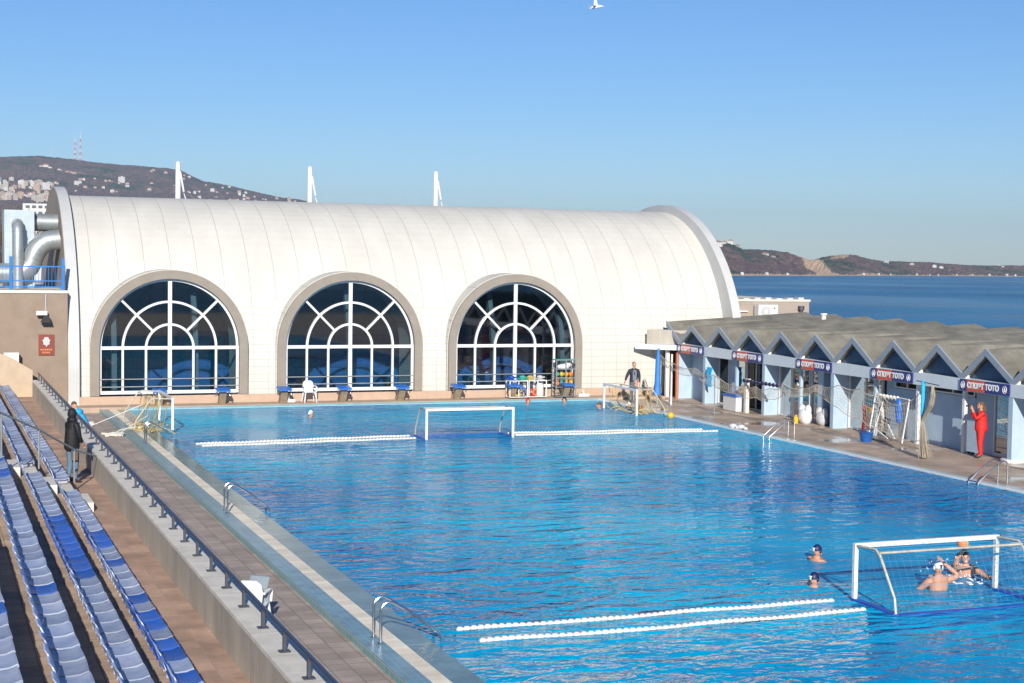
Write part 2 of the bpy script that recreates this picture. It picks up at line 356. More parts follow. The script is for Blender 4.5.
# pool
struct(MB().quad((7.40,8,0),(27.32,8,0),(27.32,60.32,0),(7.40,60.32,0)),'pool_water','water')
pe=MB()
pe.box(6.36,6.70,8,60.6,-.1,.03,0)             # raised blue band
pe.box(6.70,6.99,8,60.4,-.1,.012,1)             # cream strip
pe.box(6.99,7.45,8,60.4,-.4,.004,2)             # wet overflow ledge
pe.box(27.30,27.46,8,60.5,-.4,.035,3)
pe.box(27.46,27.80,8,60.5,-.1,.012,4)
pe.box(7.45,27.3,60.3,60.45,-.4,.07,4)
struct(pe,'pool_edge',['tile_blue','tile_cream','shelf','edge_white','tile_teal'])
st=MB().quad((6.352,8,-.1),(6.352,60.6,-.1),(6.352,60.6,.026),(6.352,8,.026)); struct(st,'pool_edge_face','tile_teal')
struct(MB().quad((4.2,-5,-.1),(6.36,-5,-.1),(6.36,60.45,-.1),(4.2,60.45,-.1)),'deck_left','deck')
struct(MB().box(2,30.6,60.45,61.55,-.1,.1),'deck_far','deck_tan')
struct(MB().box(27.8,30.55,8,60.45,-.1,0,0).box(30.55,46,8,61.5,-.1,.045,0),'deck_right','deck_wet')

def noise2(x,y,s):
    from mathutils import noise
    return noise.fractal(Vector((x*s,y*s,3.1)),1.0,2.0,5)
def hillmat():
    m=bpy.data.materials.new('hill_woods'); m.use_nodes=True; n=m.node_tree; b=n.nodes['Principled BSDF']; b.inputs['Roughness'].default_value=.95; b.inputs['Specular IOR Level'].default_value=.1
    g=n.nodes.new('ShaderNodeNewGeometry')
    def N(s,d=6,r=.65):
        t=n.nodes.new('ShaderNodeTexNoise'); t.inputs['Scale'].default_value=s; t.inputs['Detail'].default_value=d; t.inputs['Roughness'].default_value=r; n.links.new(g.outputs['Position'],t.inputs['Vector']); return t.outputs['Fac']
    def ramp(src,stops):
        r=n.nodes.new('ShaderNodeValToRGB'); e=r.color_ramp.elements
        e[0].position,e[0].color=stops[0][0],(*stops[0][1],1); e[1].position,e[1].color=stops[-1][0],(*stops[-1][1],1)
        for p,c in stops[1:-1]: q=e.new(p); q.color=(*c,1)
        n.links.new(src,r.inputs[0]); return r.outputs[0]
    a=ramp(N(.009,8,.7),[(.34,(.015,.04,.025)),(.45,(.045,.06,.04)),(.50,(.13,.085,.075)),(.60,(.09,.06,.065)),(.68,(.24,.17,.13))])
    bb=ramp(N(.10,4,.85),[(.36,(.3,.3,.36)),(.64,(1.8,1.7,1.5))])
    mx=n.nodes.new('ShaderNodeMix'); mx.data_type='RGBA'; mx.blend_type='MULTIPLY'; mx.inputs[0].default_value=1
    n.links.new(a,mx.inputs[6]); n.links.new(bb,mx.inputs[7])
    # bare sandy cliffs where the ground is steep or patchy (attribute)
    at=n.nodes.new('ShaderNodeAttribute'); at.attribute_name='bare'; at.attribute_type='GEOMETRY'
    m2=n.nodes.new('ShaderNodeMix'); m2.data_type='RGBA'
    n.links.new(at.outputs['Fac'],m2.inputs[0]); n.links.new(mx.outputs[2],m2.inputs[6]); m2.inputs[7].default_value=(.48,.34,.22,1)
    n.links.new(m2.outputs[2],b.inputs['Base Color'])
    return m
M['hill']=hillmat()
def interp(tab,x):
    if x<=tab[0][0]: return tab[0][1]
    for (a,b),(c,d) in zip(tab,tab[1:]):
        if x<=c: return b+(d-b)*(x-a)/(c-a)
    return tab[-1][1]
def azdir(px):
    d=RM@ray(px,268); h=Vector((d.x,d.y,0)).normalized(); return h, ray(px,268).z
def pix_height(px,py,D):
    """ground height a skyline at azimuth px has at horizontal distance D"""
    d=RM@ray(px,py); return 6+D*d.z/math.hypot(d.x,d.y)
def terrain(name,sky,p0,p1,step,shore,depth,exp,bare=None,amp=6,base=-10.5,rows=46):
    tabs={}
    def H(px,t):
        D0=interp(shore,px); D=D0+t*depth
        top=pix_height(px,interp(sky,px),D0+depth*.8)
        h,_=azdir(px); x,y=h.x*D,h.y*D
        k=min(t/.8,1)
        prof=math.pow(max(k,0),exp) if t<=.8 else 1-(t-.8)*1.2
        z=base+(top-base)*prof
        if t>.01: z+=noise2(x,y,.006)*amp*1.5*min(1,t*6)*(1 if t<.7 else .35)+random.uniform(-.5,.5)*amp*.35*(1 if t<.7 else .5)
        return x,y,max(z,base) if t>.03 else base+t*60
    cols=int((p1-p0)/step)+1; v=[];fs=[];bv=[]
    for i in range(cols):
        for j in range(rows+1):
            px=p0+i*step; t=j/rows
            v.append(H(px,t)); bv.append(bare(px,t) if bare else 0)
    for i in range(cols-1):
        for j in range(rows):
            a=i*(rows+1)+j; fs.append((a,a+rows+1,a+rows+2,a+1))
    mb=MB().add(v,fs); o=struct(mb,name,'hill')
    at=o.data.attributes.new('bare','FLOAT','POINT'); at.data.foreach_set('value',bv)
    def ground(px,t):
        x,y,z=H(px,t); return x,y,z
    return ground
skyL=[(-400,175),(-150,160),(0,157),(25,156.5),(60,157.5),(90,161),(110,163),(140,166),(165,167),(180,170),(190,175),(203,181),(225,185),(250,190),(275,196),(300,200),(330,206),(400,218),(500,232),(620,240),(700,246)]
shoreL=[(-400,3000),(700,3000)]
hillL=terrain('hill_far',skyL,-240,640,2.2,shoreL,2200,1.15,amp=9,rows=60)
skyR=[(600,246),(690,240),(712,241),(728,243),(742,248),(758,249.5),(770,250.5),(782,252),(792,255),(800,258),(808,260),(816,259),(828,257),(846,255.5),(860,257.5),(880,260),(905,262.5),(930,263),(950,264),(985,264.5),(1000,266),(1024,267),(1100,268),(1300,270)]
shoreR=[(600,1900),(712,1930),(800,2150),(840,2300),(900,2550),(1024,2850),(1300,3200)]
def bareR(px,t):
    b=0
    c=806+t*26/.8*-1+10   # the landslide scar runs down to the right
    if abs(px-(800+(1-t/.8)*30))<4+8*(1-t/.8) and t<.62: b=.9
    if t<.035: b=.85
    if 830<px<848 and .55<t<.7: b=.7
    return b
hillR=terrain('hill_headland',skyR,590,1200,1.6,shoreR,520,.75,bare=bareR,amp=7.5,rows=44)

# houses on the hills ------------------------------------------------
def house_mesh(w,d,h,wall,flat,big):
    mb=MB().box(-w/2,w/2,-d/2,d/2,-6,h,0)
    if flat: mb.box(-w/2-.3,w/2+.3,-d/2-.3,d/2+.3,h+.01,h+.5,0).box(-w*.15,w*.12,-d*.2,d*.2,h+.5,h+2.4,0)
    else: mb.prism([(-w/2-.6,h+.01),(w/2+.6,h+.01),(0,h+w*.28)],'y',-d/2-.6,d/2+.6,1)
    nf=max(1,int(h/3.2)); nw=max(2,int(w/4))
    for a in range(nf):
        for b in range(nw):
            x=-w/2+(b+.5)*w/nw; z=a*h/nf+.9
            mb.box(x-.7,x+.7,-d/2-.06,-d/2+.05,z,z+1.5,2); mb.box(x-.7,x+.7,d/2-.05,d/2+.06,z,z+1.5,2)
    ob=mb.build('house',[wall,'h_roof','h_win'],None,org=(0,0,0)); me=ob.data; bpy.data.objects.remove(ob); return me
protoH=[]
for wall in ('h_wall','h_wall2','h_wall3'):
    for (w_,d_,h_,fl) in ((9,10,5,0),(14,11,7,0),(16,12,12,1),(22,13,17,1),(13,12,9,1)):
        protoH.append((house_mesh(w_,d_,h_,wall,fl,0),wall,h_,fl))
def put_house(ground,px,t,k,size,label,group,cat='house',sink=0):
    x,y,z=ground(px,t); me,wall,h,fl=protoH[k]
    o=bpy.data.objects.new('house' if cat=='house' else 'apartment_block',me); C.objects.link(o); o.location=(x,y,z-sink); h_,_=azdir(px)
    o.rotation_euler=(0,0,math.atan2(-h_.x,h_.y)+random.uniform(-.5,.5)); o.scale=(size,)*3
    tag(o,label,cat,group)
wn={'h_wall':'beige','h_wall2':'warm toned','h_wall3':'white'}
spots=[]
for i in range(105): spots.append((random.uniform(-6,58),random.uniform(.40,.57)))       # dense town at the foot, left
for i in range(20): spots.append((random.uniform(62,155),random.uniform(.50,.62)))
for i in range(55): spots.append((random.uniform(150,300),random.uniform(.55,.78)))
for px,t in spots:
    k=random.choice((2,3,4,7,8,9,12,13,14,2,7)) if px<52 else random.choice((0,1,5,6,10,11,5,6,12))
    wall=protoH[k][1]; fl=protoH[k][3]
    nm='apartment_block' if protoH[k][2]>10 else 'house'
    where='in the dense town below the left hill' if px<58 else 'on the slope above the white vault'
    lb=('%s flat roofed block %s' if fl else '%s house with a red pitched roof %s')%(wn[wall],where)
    put_house(hillL,px,t,k,random.uniform(.5,.85) if px<58 else random.uniform(.45,.8),lb,lb,'house' if nm=='house' else 'apartment block')
for px,py_t in ((42,.71),(46,.71),(51,.70),(60,.69),(67,.69),(71,.69),(74,.69)):
    put_house(hillL,px,py_t,random.choice((10,11,14)),1.1,'white building in the short row high on the left hill','white building in the short row high on the left hill',sink=3)
put_house(hillL,122,.62,12,1.1,'lone white block on the dark middle slope of the left hill',None)
for px,t in ((715,.66),(719,.62),(724,.68),(730,.68),(737,.66),(765,.62),(773,.63)):
    k=random.choice((0,1,10,11,12)); lb='pale villa on the wooded headland behind the right end of the vault'
    put_house(hillR,px,t,k,.62,lb,lb)
for px,t in ((880,.6),(886,.6),(912,.5),(934,.5),(941,.4),(1003,.45),(1008,.5)):
    k=random.choice((2,10,12)); lb='small white building on the low far coast at the right'
    put_house(hillR,px,t,k,.45,lb,lb)
for px in (742,770,788,862,880,893,920,928,940,958,975,990,1008,1015):
    lb='low white beach building along the far shoreline'
    put_house(hillR,px+random.uniform(-4,4),.03,random.choice((10,12,14)),random.uniform(.13,.26),lb,lb)
# radio masts
def radio(px,t,h,label):
    x,y,z=hillL(px,t); base=(x,y,z-4); r=thing('radio_mast',label,'radio mast',base,'radio masts on the hill')
    b=MB()
    N=8
    for k in range(N):
        z0=z-4+h*k/N; z1=z-4+h*(k+1)/N; w0=5*(1-k/N)+1.4; w1=5*(1-(k+1)/N)+1.4
        for sx in (-1,1):
            for sy in (-1,1): b.tube([(x+sx*w0/2,y+sy*w0/2,z0),(x+sx*w1/2,y+sy*w1/2,z1)],.55,4,k%2)
            b.tube([(x+sx*w0/2,y-w0/2,z0),(x-sx*w1/2,y-w1/2,z1)],.35,4,k%2)
    b.build('lattice',['mast_red','h_wall3'],r)
    MB().tube([(x,y,z-4+h),(x,y,z+h*.22+h-4)],[.7,.2],5,0).build('antenna','h_wall3',r)
radio(75,.8,62,'shorter red and white lattice mast on the hilltop, left of a taller one')
radio(80.5,.8,78,'taller red and white lattice radio mast on the hilltop')
x,y,z=hillL(51,.8); solo(MB().tube([(x,y,z-3),(x,y,z+26)],[.9,.3],5),'thin_mast','h_wall3','thin pale pole on the hilltop left of the two radio masts','mast',(x,y,z-3))
# ---------------------------------------------------------------- swimming hall
XL,XR=5.3,34.7; YC,ZC=69.,1.3
hall=thing('swimming_hall','long white barrel-vaulted swimming hall with three big arched windows','building',(19.6,61.6,0))
def prof(r,n=48):
    p=[(YC-r,-.1)]+[(YC-r*math.cos(PI*i/n),ZC+r*math.sin(PI*i/n)) for i in range(n+1)]+[(YC+r,-.1)]
    return p
sh=MB(); sh.ring(prof(7.0),prof(7.19),'x',XL+.38,XR-.38)
shell=sh.build('vault_shell','shell',hall)
# cut the arched openings out of the vault
WIN=[9.21,16.59,23.92]; WZ=2.31; RO,RI=3.08,2.74
cut=MB()
for cx in WIN:
    cut.prism([(cx-RI,-1),(cx+RI,-1)]+arc(cx,WZ,RI,0,PI,40),'y',58,66)
cutter=cut.build('cutter','shell',None,org=(19.6,61.6,0)); cutter.location=(19.6,61.6,0)
bpy.context.view_layer.update()
bm_=shell.modifiers.new('b','BOOLEAN'); bm_.operation='DIFFERENCE'; bm_.object=cutter; bm_.solver='EXACT'
dg=bpy.context.evaluated_depsgraph_get(); me=bpy.data.meshes.new_from_object(shell.evaluated_get(dg)); 
print('SHELL faces',len(shell.data.polygons),'->',len(me.polygons))
shell.modifiers.clear(); shell.data=me; bpy.data.objects.remove(cutter)
for X_ in ((XL,XL+.42),(XR-.42,XR)):
    MB().ring(prof(7.0),prof(7.55) if X_[0]<10 else [(YC+(a-YC)*1.085,b) for a,b in prof(7.53)],'x',*X_).build('end_rim','rim',hall,smooth=True)
MB().prism(prof(7.52),'x',XL-.02,XL-.002).build('end_wall','surround',hall)
MB().prism(prof(7.02),'x',XR-.2,XR-.05).build('end_wall','surround',hall)
pl=MB()
xs=[XL+.42]+[q for c in WIN for q in (c-RO,c+RO)]+[30.9]
pl.box(XL+.42,30.9,61.50,61.60,.1,.42)
pl.build('plinth','plinth',hall)
for cx in WIN:
    inn=[(cx+RI,.44)]+arc(cx,WZ,RI,0,PI,48)+[(cx-RI,.44)]; out=[(cx+RO,.44)]+arc(cx,WZ,RO,0,PI,48)+[(cx-RO,.44)]
    wd=MB().ring(inn,out,'y',61.48,61.62).build('arched_window','surround',hall)
    # white dormer reveal behind the surround, running back into the vault
    inn2=[(cx+RI+.04,.3)]+arc(cx,WZ,RI+.04,0,PI,48)+[(cx-RI-.04,.3)]; out2=[(cx+RO+.03,.3)]+arc(cx,WZ,RO+.03,0,PI,48)+[(cx-RO-.03,.3)]
    MB().ring(inn2,out2,'y',61.62,63.9).build('dormer','shell',wd)
    yg=61.74; fr=MB(); t_=.05; cnt=[0]
    def bar(p,q,wd_=.085):
        dx,dz=q[0]-p[0],q[1]-p[1]; L=math.hypot(dx,dz); cnt[0]+=1; e_=.0017*cnt[0]; nx,nz=-dz/L*wd_/2,dx/L*wd_/2
        fr.prism([(p[0]+nx,p[1]+nz),(q[0]+nx,q[1]+nz),(q[0]-nx,q[1]-nz),(p[0]-nx,p[1]-nz)],'y',yg-t_-e_,yg+t_-e_)
    fr.ring(arc(cx,WZ,RI-.10,0,PI,48),arc(cx,WZ,RI-.01,0,PI,48),'y',yg-t_,yg+t_)
    bar((cx-RI,WZ),(cx+RI,WZ),.13); bar((cx,.5),(cx,WZ+RI-.03),.15); bar((cx-RI,.55),(cx+RI,.55),.13)
    for k,rr in enumerate((.93,1.83)):
        fr.ring(arc(cx,WZ,rr-.045,0,PI,36),arc(cx,WZ,rr+.045,0,PI,36),'y',yg-t_-.032-.002*k,yg+t_-.032)
        for s_ in (-1,1): bar((cx+s_*rr,.5),(cx+s_*rr,WZ),.085)
    for s_ in (-1,1):
        bar((cx+s_*RI-s_*.05,.5),(cx+s_*RI-s_*.05,WZ),.10)
        a=R(45); bar((cx+s_*.93*math.cos(a),WZ+.93*math.sin(a)),(cx+s_*(RI-.03)*math.cos(a),WZ+(RI-.03)*math.sin(a)),.085)
    fr.build('window_frame','white',wd)
    pn=MB(); pts=[(cx-RI,.45),(cx+RI,.45)]+arc(cx,WZ,RI,0,PI,48)
    pn.add([(u,yg+.012,q) for u,q in pts],[tuple(range(len(pts)))])
    pn.build('pane','glass',wd)
    rl=MB()
    for z_ in (1.08,.78): rl.tube([(cx-RI+.02,61.66,z_),(cx+RI-.02,61.66,z_)],.022,6)
    rl.build('guard_rail','galv',wd)
# interior seen through the glass
it=MB(); it.box(XL+.5,XR-.5,61.8,75.8,-.05,.12)
it.build('indoor_floor','int_floor',hall)
MB().box(XL+.5,XR-.5,75.3,75.5,.12,5.5).build('indoor_wall','interior',hall)
for k in range(5):
    a=MB().box(XL+1,XR-1,68.6+k*1.0,75.2,.13+k*.42,.13+(k+1)*.42-.002); a.build('indoor_step','int_step',hall)
    MB().box(XL+1.2,XR-1.2,68.75+k*1.0,69.15+k*1.0,.55+k*.42,.92+k*.42).build('indoor_seat_row','int_seat',hall)
for k in range(9):
    x_=7+k*3.2; MB().ring([(a,b) for a,b in prof(6.7,24)],[(a,b) for a,b in prof(6.98,24)],'x',x_,x_+.2).build('vault_rib','int_beam',hall)
for k in range(7):
    MB().tube([(7.6+k*3.7,63.3,.1),(7.6+k*3.7,63.3,.75),(7.6+k*3.7,63.9,.78)],.13,8).build('indoor_block','black',hall)
# ---------------------------------------------------------------- left block with ducts
lb=thing('plant_block','brown rendered block left of the white hall carrying air ducts','building',(0,61.6,0))
MB().box(-14,5.28,61.55,78,-.1,4.45).build('wall','render',lb)
MB().box(-14,5.28,61.50,78,4.452,4.56).build('parapet','coping',lb)
ft=thing('roof_fence','bright blue bar fence on top of the brown block','fence',(3,61.7,4.56))
b=MB()
b.box(-6,5.2,61.68,61.72,5.45,5.50).box(-6,5.2,61.68,61.72,4.66,4.71).box(-6,5.2,61.68,61.72,4.9,4.94); b.build('rail','fence_blue',ft)
for k,x_ in enumerate((-3.7,-1.4,.9,3.2,5.12)): MB().box(x_-.055,x_+.055,61.64,61.76,4.56,5.85 if k!=4 else 5.8).build('post','fence_blue',ft)
b=MB()
for k in range(88): b.box(-5.5+k*.12,-5.485+k*.12,61.69,61.71,4.66,5.5)
b.build('fence_bars','fence_blue',ft)
ah=thing('air_handling_unit','silver sheet metal air handling box with pipes on the brown block','air handler',(3.6,66,4.5))
MB().box(3.14,4.30,65.3,67.0,4.57,7.72).build('casing','galvbox',ah)
def duct(pts,r,name,parent,n=18,ribs=True):
    b=MB(); b.tube(pts,r,n)
    if ribs:
        P=[Vector(p) for p in pts]
        for i in range(1,len(P)-1):
            d=(P[i+1]-P[i-1]).normalized(); b.tube([P[i]-d*.012,P[i]+d*.012],r+.018,n)
    return b.build(name,'galv',parent,smooth=True)
duct([(3.63,65.28,7.10),(3.63,65.0,7.14),(3.63,64.8,7.05),(3.63,64.7,6.85),(3.63,64.7,5.8),(3.63,64.7,4.57)],.22,'vertical_pipe',ah)
duct([(4.29,66.1,7.25),(4.6,66.1,7.25),(5.0,66.1,7.25),(5.27,66.1,7.25)],.36,'upper_duct',ah)
dd=thing('elbow_duct','fat grey ribbed duct bending down from the hall wall behind the blue fence','duct',(4,65,4.6))
pp=[(5.27,65,6.55),(5.10,65,6.53)]
for a in (10,25,40,55,68): pp.append((5.10-.85*math.sin(R(a)),65,6.53-.85*(1-math.cos(R(a)))))
q=pp[-1]; pp.append((q[0]-.10,65,q[2]-.22))
c=(pp[-1][0]-.75,pp[-1][2]-.12)
for a in (15,35,55,75,90): pp.append((c[0]+.75*math.cos(R(a)),65,c[1]+.12-.62*math.sin(R(a))))
pp+=[(c[0]-.5,65,pp[-1][2]),(c[0]-1.3,65,pp[-1][2]),(c[0]-3.5,65,pp[-1][2]),(-3,65,pp[-1][2])]
duct(pp,.41,'duct_pipe',dd)
MB().box(3.3,3.6,64.8,65.2,4.57,4.72).build('cradle','post_dark',dd); MB().box(1.0,1.3,64.8,65.2,4.57,4.72).build('cradle','post_dark',dd)
pq=thing('wall_plaque','small dark red plaque with a pale emblem on the brown wall','sign',(4.5,61.5,2.46))
MB().box(4.20,4.78,61.5,61.545,2.06,2.86).build('board','plaque',pq)
e=MB(); 
e.add([(4.49+.15*math.sin(2*PI*k/14)*(1 if k%2 else .75),61.494,2.60+.19*math.cos(2*PI*k/14)*(1 if k%2 else .8)) for k in range(14)],[tuple(range(14))]); e.box(4.47,4.51,61.488,61.494,2.40,2.5)
e.build('emblem','grey',pq)
e=MB()
for k in range(6): e.box(4.27+k*.075,4.27+k*.075+.05,61.488,61.499,2.25,2.31)
for k in range(4): e.box(4.34+k*.075,4.34+k*.075+.05,61.488,61.499,2.14,2.20)
e.build('lettering','plaque_or',pq)
lm=thing('wall_camera','white surveillance lamp with a black hood hanging on the brown wall','camera',(4.4,61.5,3.7))
MB().tube([(4.47,61.5,4.4),(4.47,61.5,3.8),(4.47,61.35,3.76)],.02,6).build('conduit','grey',lm)
MB().box(4.1,4.5,61.2,61.38,3.62,3.78).build('housing','white',lm)
MB().prism([(4.26,3.34),(4.64,3.34),(4.56,3.6),(4.38,3.6)],'y',61.1,61.4).build('hood','black',lm)
# distant white masts behind the hall
for i,(x_,top) in enumerate(((12.02,10.66),(18.75,10.66),(25.58,10.64))):
    r=thing('cable_mast','%s white tapered mast with thin cables behind the hall roof'%('leftmost','middle','rightmost')[i],'mast',(x_,78,-.1),'cable masts behind the hall')
    MB().tube([(x_,78,-.1),(x_,78,8),(x_,78,top-.06),(x_,78,top)],[.24,.15,.125,.06],10).build('pole','white',r,smooth=True)
    c_=MB()
    for dx in (.55,.75,.9): c_.tube([(x_+.08,78,top-.5),(x_+.3,78,top-1.6),(x_+dx+1.2,78,top-6.5)],.022,5)
    c_.tube([(x_+.1,77.95,top-.5),(x_+.28,77.95,top-1.5)],.05,6)
    c_.build('cable','white',r)
# ---------------------------------------------------------------- annex with air conditioner
an=thing('annex','low beige flat-roofed building behind the grey zigzag roof','building',(37.5,64,0))
MB().box(34.3,40,64,72,-.1,4.2).build('wall','farbuild',an)
MB().box(34.25,40.05,63.95,72.05,4.202,4.30).build('roof_edge','coping',an)
b=MB()
for k in range(9): b.box(34.6+k*.6,34.9+k*.6,64.0,64.4,4.302,4.36+.02*(k%3))
b.build('roof_flashing','grey',an)
MB().tube([(39.5,63.9,3.2),(39.5,63.9,3.8)],.09,8).tube([(39.5,63.9,3.8),(39.5,63.9,4.0)],.16,8).build('vent_pipe','post_dark',an)
MB().box(34.4,36.6,63.9,63.99,3.7,3.76).build('conduit','white',an)
ac=thing('air_conditioner','white air conditioner unit on brackets on the beige annex wall','air conditioner',(37.05,63.7,3.5))
MB().box(36.9,37.95,63.45,63.85,3.42,4.06).build('casing','white',ac)
b=MB(); b.tube([(37.3,63.43,3.74),(37.3,63.46,3.74)],.25,20); b.build('fan_grille','grey',ac)
MB().tube([(37.3,63.42,3.74),(37.3,63.435,3.74)],.10,14).build('fan_hub','dirty_white',ac)
MB().box(37.72,37.8,63.44,63.452,3.86,3.93).build('badge','cap_red',ac)
MB().box(36.98,37.04,63.5,64,3.36,3.42).box(37.8,37.86,63.5,64,3.36,3.42).build('bracket','post_dark',ac)
# ---------------------------------------------------------------- changing pavilion, zigzag roof
pv=thing('changing_pavilion','long low pale blue pavilion under a grey zigzag roof beside the pool','building',(31.5,45,0))
Y0,DY=60.08,2.453
def yk(k): return Y0-DY*k
NK=15
# folded roof
vf=[];ff=[]
ridge=[]
pts=[]
for k in range(-1,NK+1):
    pts.append((yk(k)-DY/2 if False else None,))
line=[(61.35,3.36,3.80)]
for k in range(0,NK+1):
    line.append((yk(k),2.56,3.52)); line.append((yk(k)-DY/2+.10,(3.25,3.31,3.33,3.36,3.38,3.40,3.42,3.42,3.43)[min(k,8)],3.80))
rb=MB()
top=[];bot=[]
for (y_,zf,zb) in line: top.append(((31.05,y_,zf),(38.2,y_*1.0,zb)))
for (a,b_),(c_,d_) in zip(top,top[1:]):
    th=.10
    A,B,Cc,D=[Vector(q) for q in (a,b_,d_,c_)]
    lo=[q-Vector((0,0,th)) for q in (A,B,Cc,D)]
    rb.add([A,B,Cc,D]+lo,[(0,1,2,3),(7,6,5,4),(0,4,5,1),(2,6,7,3)])
rb.build('roof','roof',pv)
fb=MB()
for (a,_),(c_,_2) in zip(top,top[1:]):
    y0,z0=a[1],a[2]; y1,z1=c_[1],c_[2]
    fb.prism([(y0,z0+.03),(y1,z1+.03),(y1,z1-.20),(y0,z0-.20)],'x',30.985,31.045)
fb.build('bargeboard','fascia',pv)
bw=MB().prism([(61.3,2.44)]+[(y_,zf-.12) for y_,zf,zb in line[:-1]]+[(line[-2][0],2.44)],'x',31.32,31.40); bw.build('gable_wall','gable_shade',pv)
MB().box(38.0,38.2,yk(NK),61.3,0,3.55).build('rear_wall','paleblue',pv)
for k in range(NK):
    MB().box(30.95,31.30,yk(k+1)+.002,yk(k)-.002,2.05,2.44).build('beam','beam',pv)
    MB().box(31.33,31.86,yk(k+1),yk(k),2.30,2.44).build('soffit','paleblue',pv)
for k in range(NK+1):
    MB().box(31.08,31.24,yk(k)-.07,yk(k)+.07,2.442,2.62).build('strut','white',pv)
    MB().box(31.09-(.2 if k==0 else 0),31.21-(.2 if k==0 else 0),yk(k)-.06,yk(k)+.06,.045,2.05).build('column','terra' if k==0 else 'white' if k>=7 else 'paleblue',pv)
XW=31.58
def wall(y0,y1,z0=.045,z1=2.4,m='paleblue',x0=XW,x1=XW+.1): return MB().box(x0,x1,y0,y1,z0,z1).build('wall',m,pv)
def pane(y0,y1,z0,z1,name='window',n=1,kick=0):
    w_=MB(); t=.05
    w_.box(XW-.02,XW+.06,y0,y1,z1-t,z1).box(XW-.02,XW+.06,y0,y1,z0,z0+t+kick)
    for i in range(n+1):
        yy=y0+(y1-y0)*i/n; yy=min(max(yy,y0+t/2),y1-t/2)
        w_.box(XW-.025,XW+.065,yy-t/2,yy+t/2,z0+.001,z1-.001)
    fo=w_.build(name,'white',pv)
    MB().quad((XW+.02,y0,z0),(XW+.02,y1,z0),(XW+.02,y1,z1),(XW+.02,y0,z1)).build('pane','glass_k',fo)
    if name=='door':
        hy=(y0+y1)/2+.06
        MB().tube([(XW-.03,hy,.95),(XW-.08,hy,.95),(XW-.08,hy,1.15),(XW-.03,hy,1.15)],.014,6).build('handle','steel',fo)
    return fo
# interior back room so that the glass has a room behind
MB().box(34.5,34.6,yk(NK),61.3,.045,3.0).build('room_wall','room',pv)
b=MB()
for k in range(0,NK,1): b.box(XW+.11,34.5,yk(k)-.04,yk(k)+.04,.046,2.4)
b.build('room_partition','room',pv)
MB().box(XW-.1,34.5,yk(NK),61.3,2.45,2.5).build('room_ceiling','grey',pv)
# module 0: sign 1
wall(yk(1),yk(0)); 
for k in (0,1,3,5,9,11,13):
    MB().box(30.95,XW,yk(k)-.10 if k else yk(k)-.14,yk(k)+.10 if k else yk(k)-.08,.045,2.04).build('pier','paleblue',pv)
# module 1: pier then door at its far side
pane(yk(1)-1.05,yk(1)-.15,.06,2.2,'door',1); wall(yk(2)+.8,yk(1)-1.07)
pane(yk(2)+.02,yk(2)+.78,.06,2.2)
# module 2: windows
pane(yk(3)+.12,yk(2)-.07,.06,2.3,n=3)
# module 3: pier, door, window
pane(yk(3)-1.1,yk(3)-.15,.06,2.2,'door'); pane(yk(4)+.02,yk(3)-1.13,.06,2.2,n=1)
# module 4: windows with a middle pier
pane(yk(4)-.95,yk(4)-.07,.06,2.3); MB().box(31.28,XW,yk(4)-1.35,yk(4)-.97,.045,2.04).build('pier','paleblue',pv)
pane(yk(5)+.12,yk(4)-1.37,.06,2.3)
# module 5: pier, double door
pane(yk(5)-2.25,yk(5)-.14,.06,2.2,'door',2)
# module 6 (behind the net goal): wall with high window
wall(yk(7),yk(6)-.02,z1=1.75); pane(yk(7)+.5,yk(6)-.5,1.77,2.28,n=2)
wall(yk(7),yk(7)+.48,z0=1.76); wall(yk(6)-.48,yk(6)-.02,z0=1.76)
# module 7 wall with high strip window
wall(yk(8),yk(7)-.02,z1=1.80); pane(yk(8)+.05,yk(7)-.15,1.82,2.26,n=2)
# module 8 wall with double door (sign 5)
wall(yk(8)-.9,yk(8)-.02); pane(yk(9)+.14,yk(8)-.92,.06,2.1,'door',2,.05)
for k in range(9,NK):
    pane(yk(k)-1.1,yk(k)-.15,.06,2.2,'door'); wall(yk(k+1),yk(k)-1.12)
# canopy link between the hall and the pavilion
cn=thing('canopy_link','grey concrete canopy joining the white hall to the zigzag pavilion','canopy',(30.5,60.8,0))
cb=MB(); cb.prism([(29.55,61.48),(31.1,60.1),(31.9,60.1),(31.9,61.48)],'z',2.14,2.36); cb.build('slab','beam',cn)
MB().prism([(30.1,61.46),(31.3,60.5),(31.9,60.5),(31.9,61.46)],'z',2.362,3.0).build('parapet','concrete',cn)
MB().box(30.75,30.9,60.75,60.9,.046,2.138).build('column','white',cn)
MB().box(30.92,31.5,61.35,61.45,.046,2.138).build('side_door','brown_door',cn)
MB().box(31.5,31.6,yk(0)+.09,61.4,.046,2.138).build('brown_door','brown_door',cn)
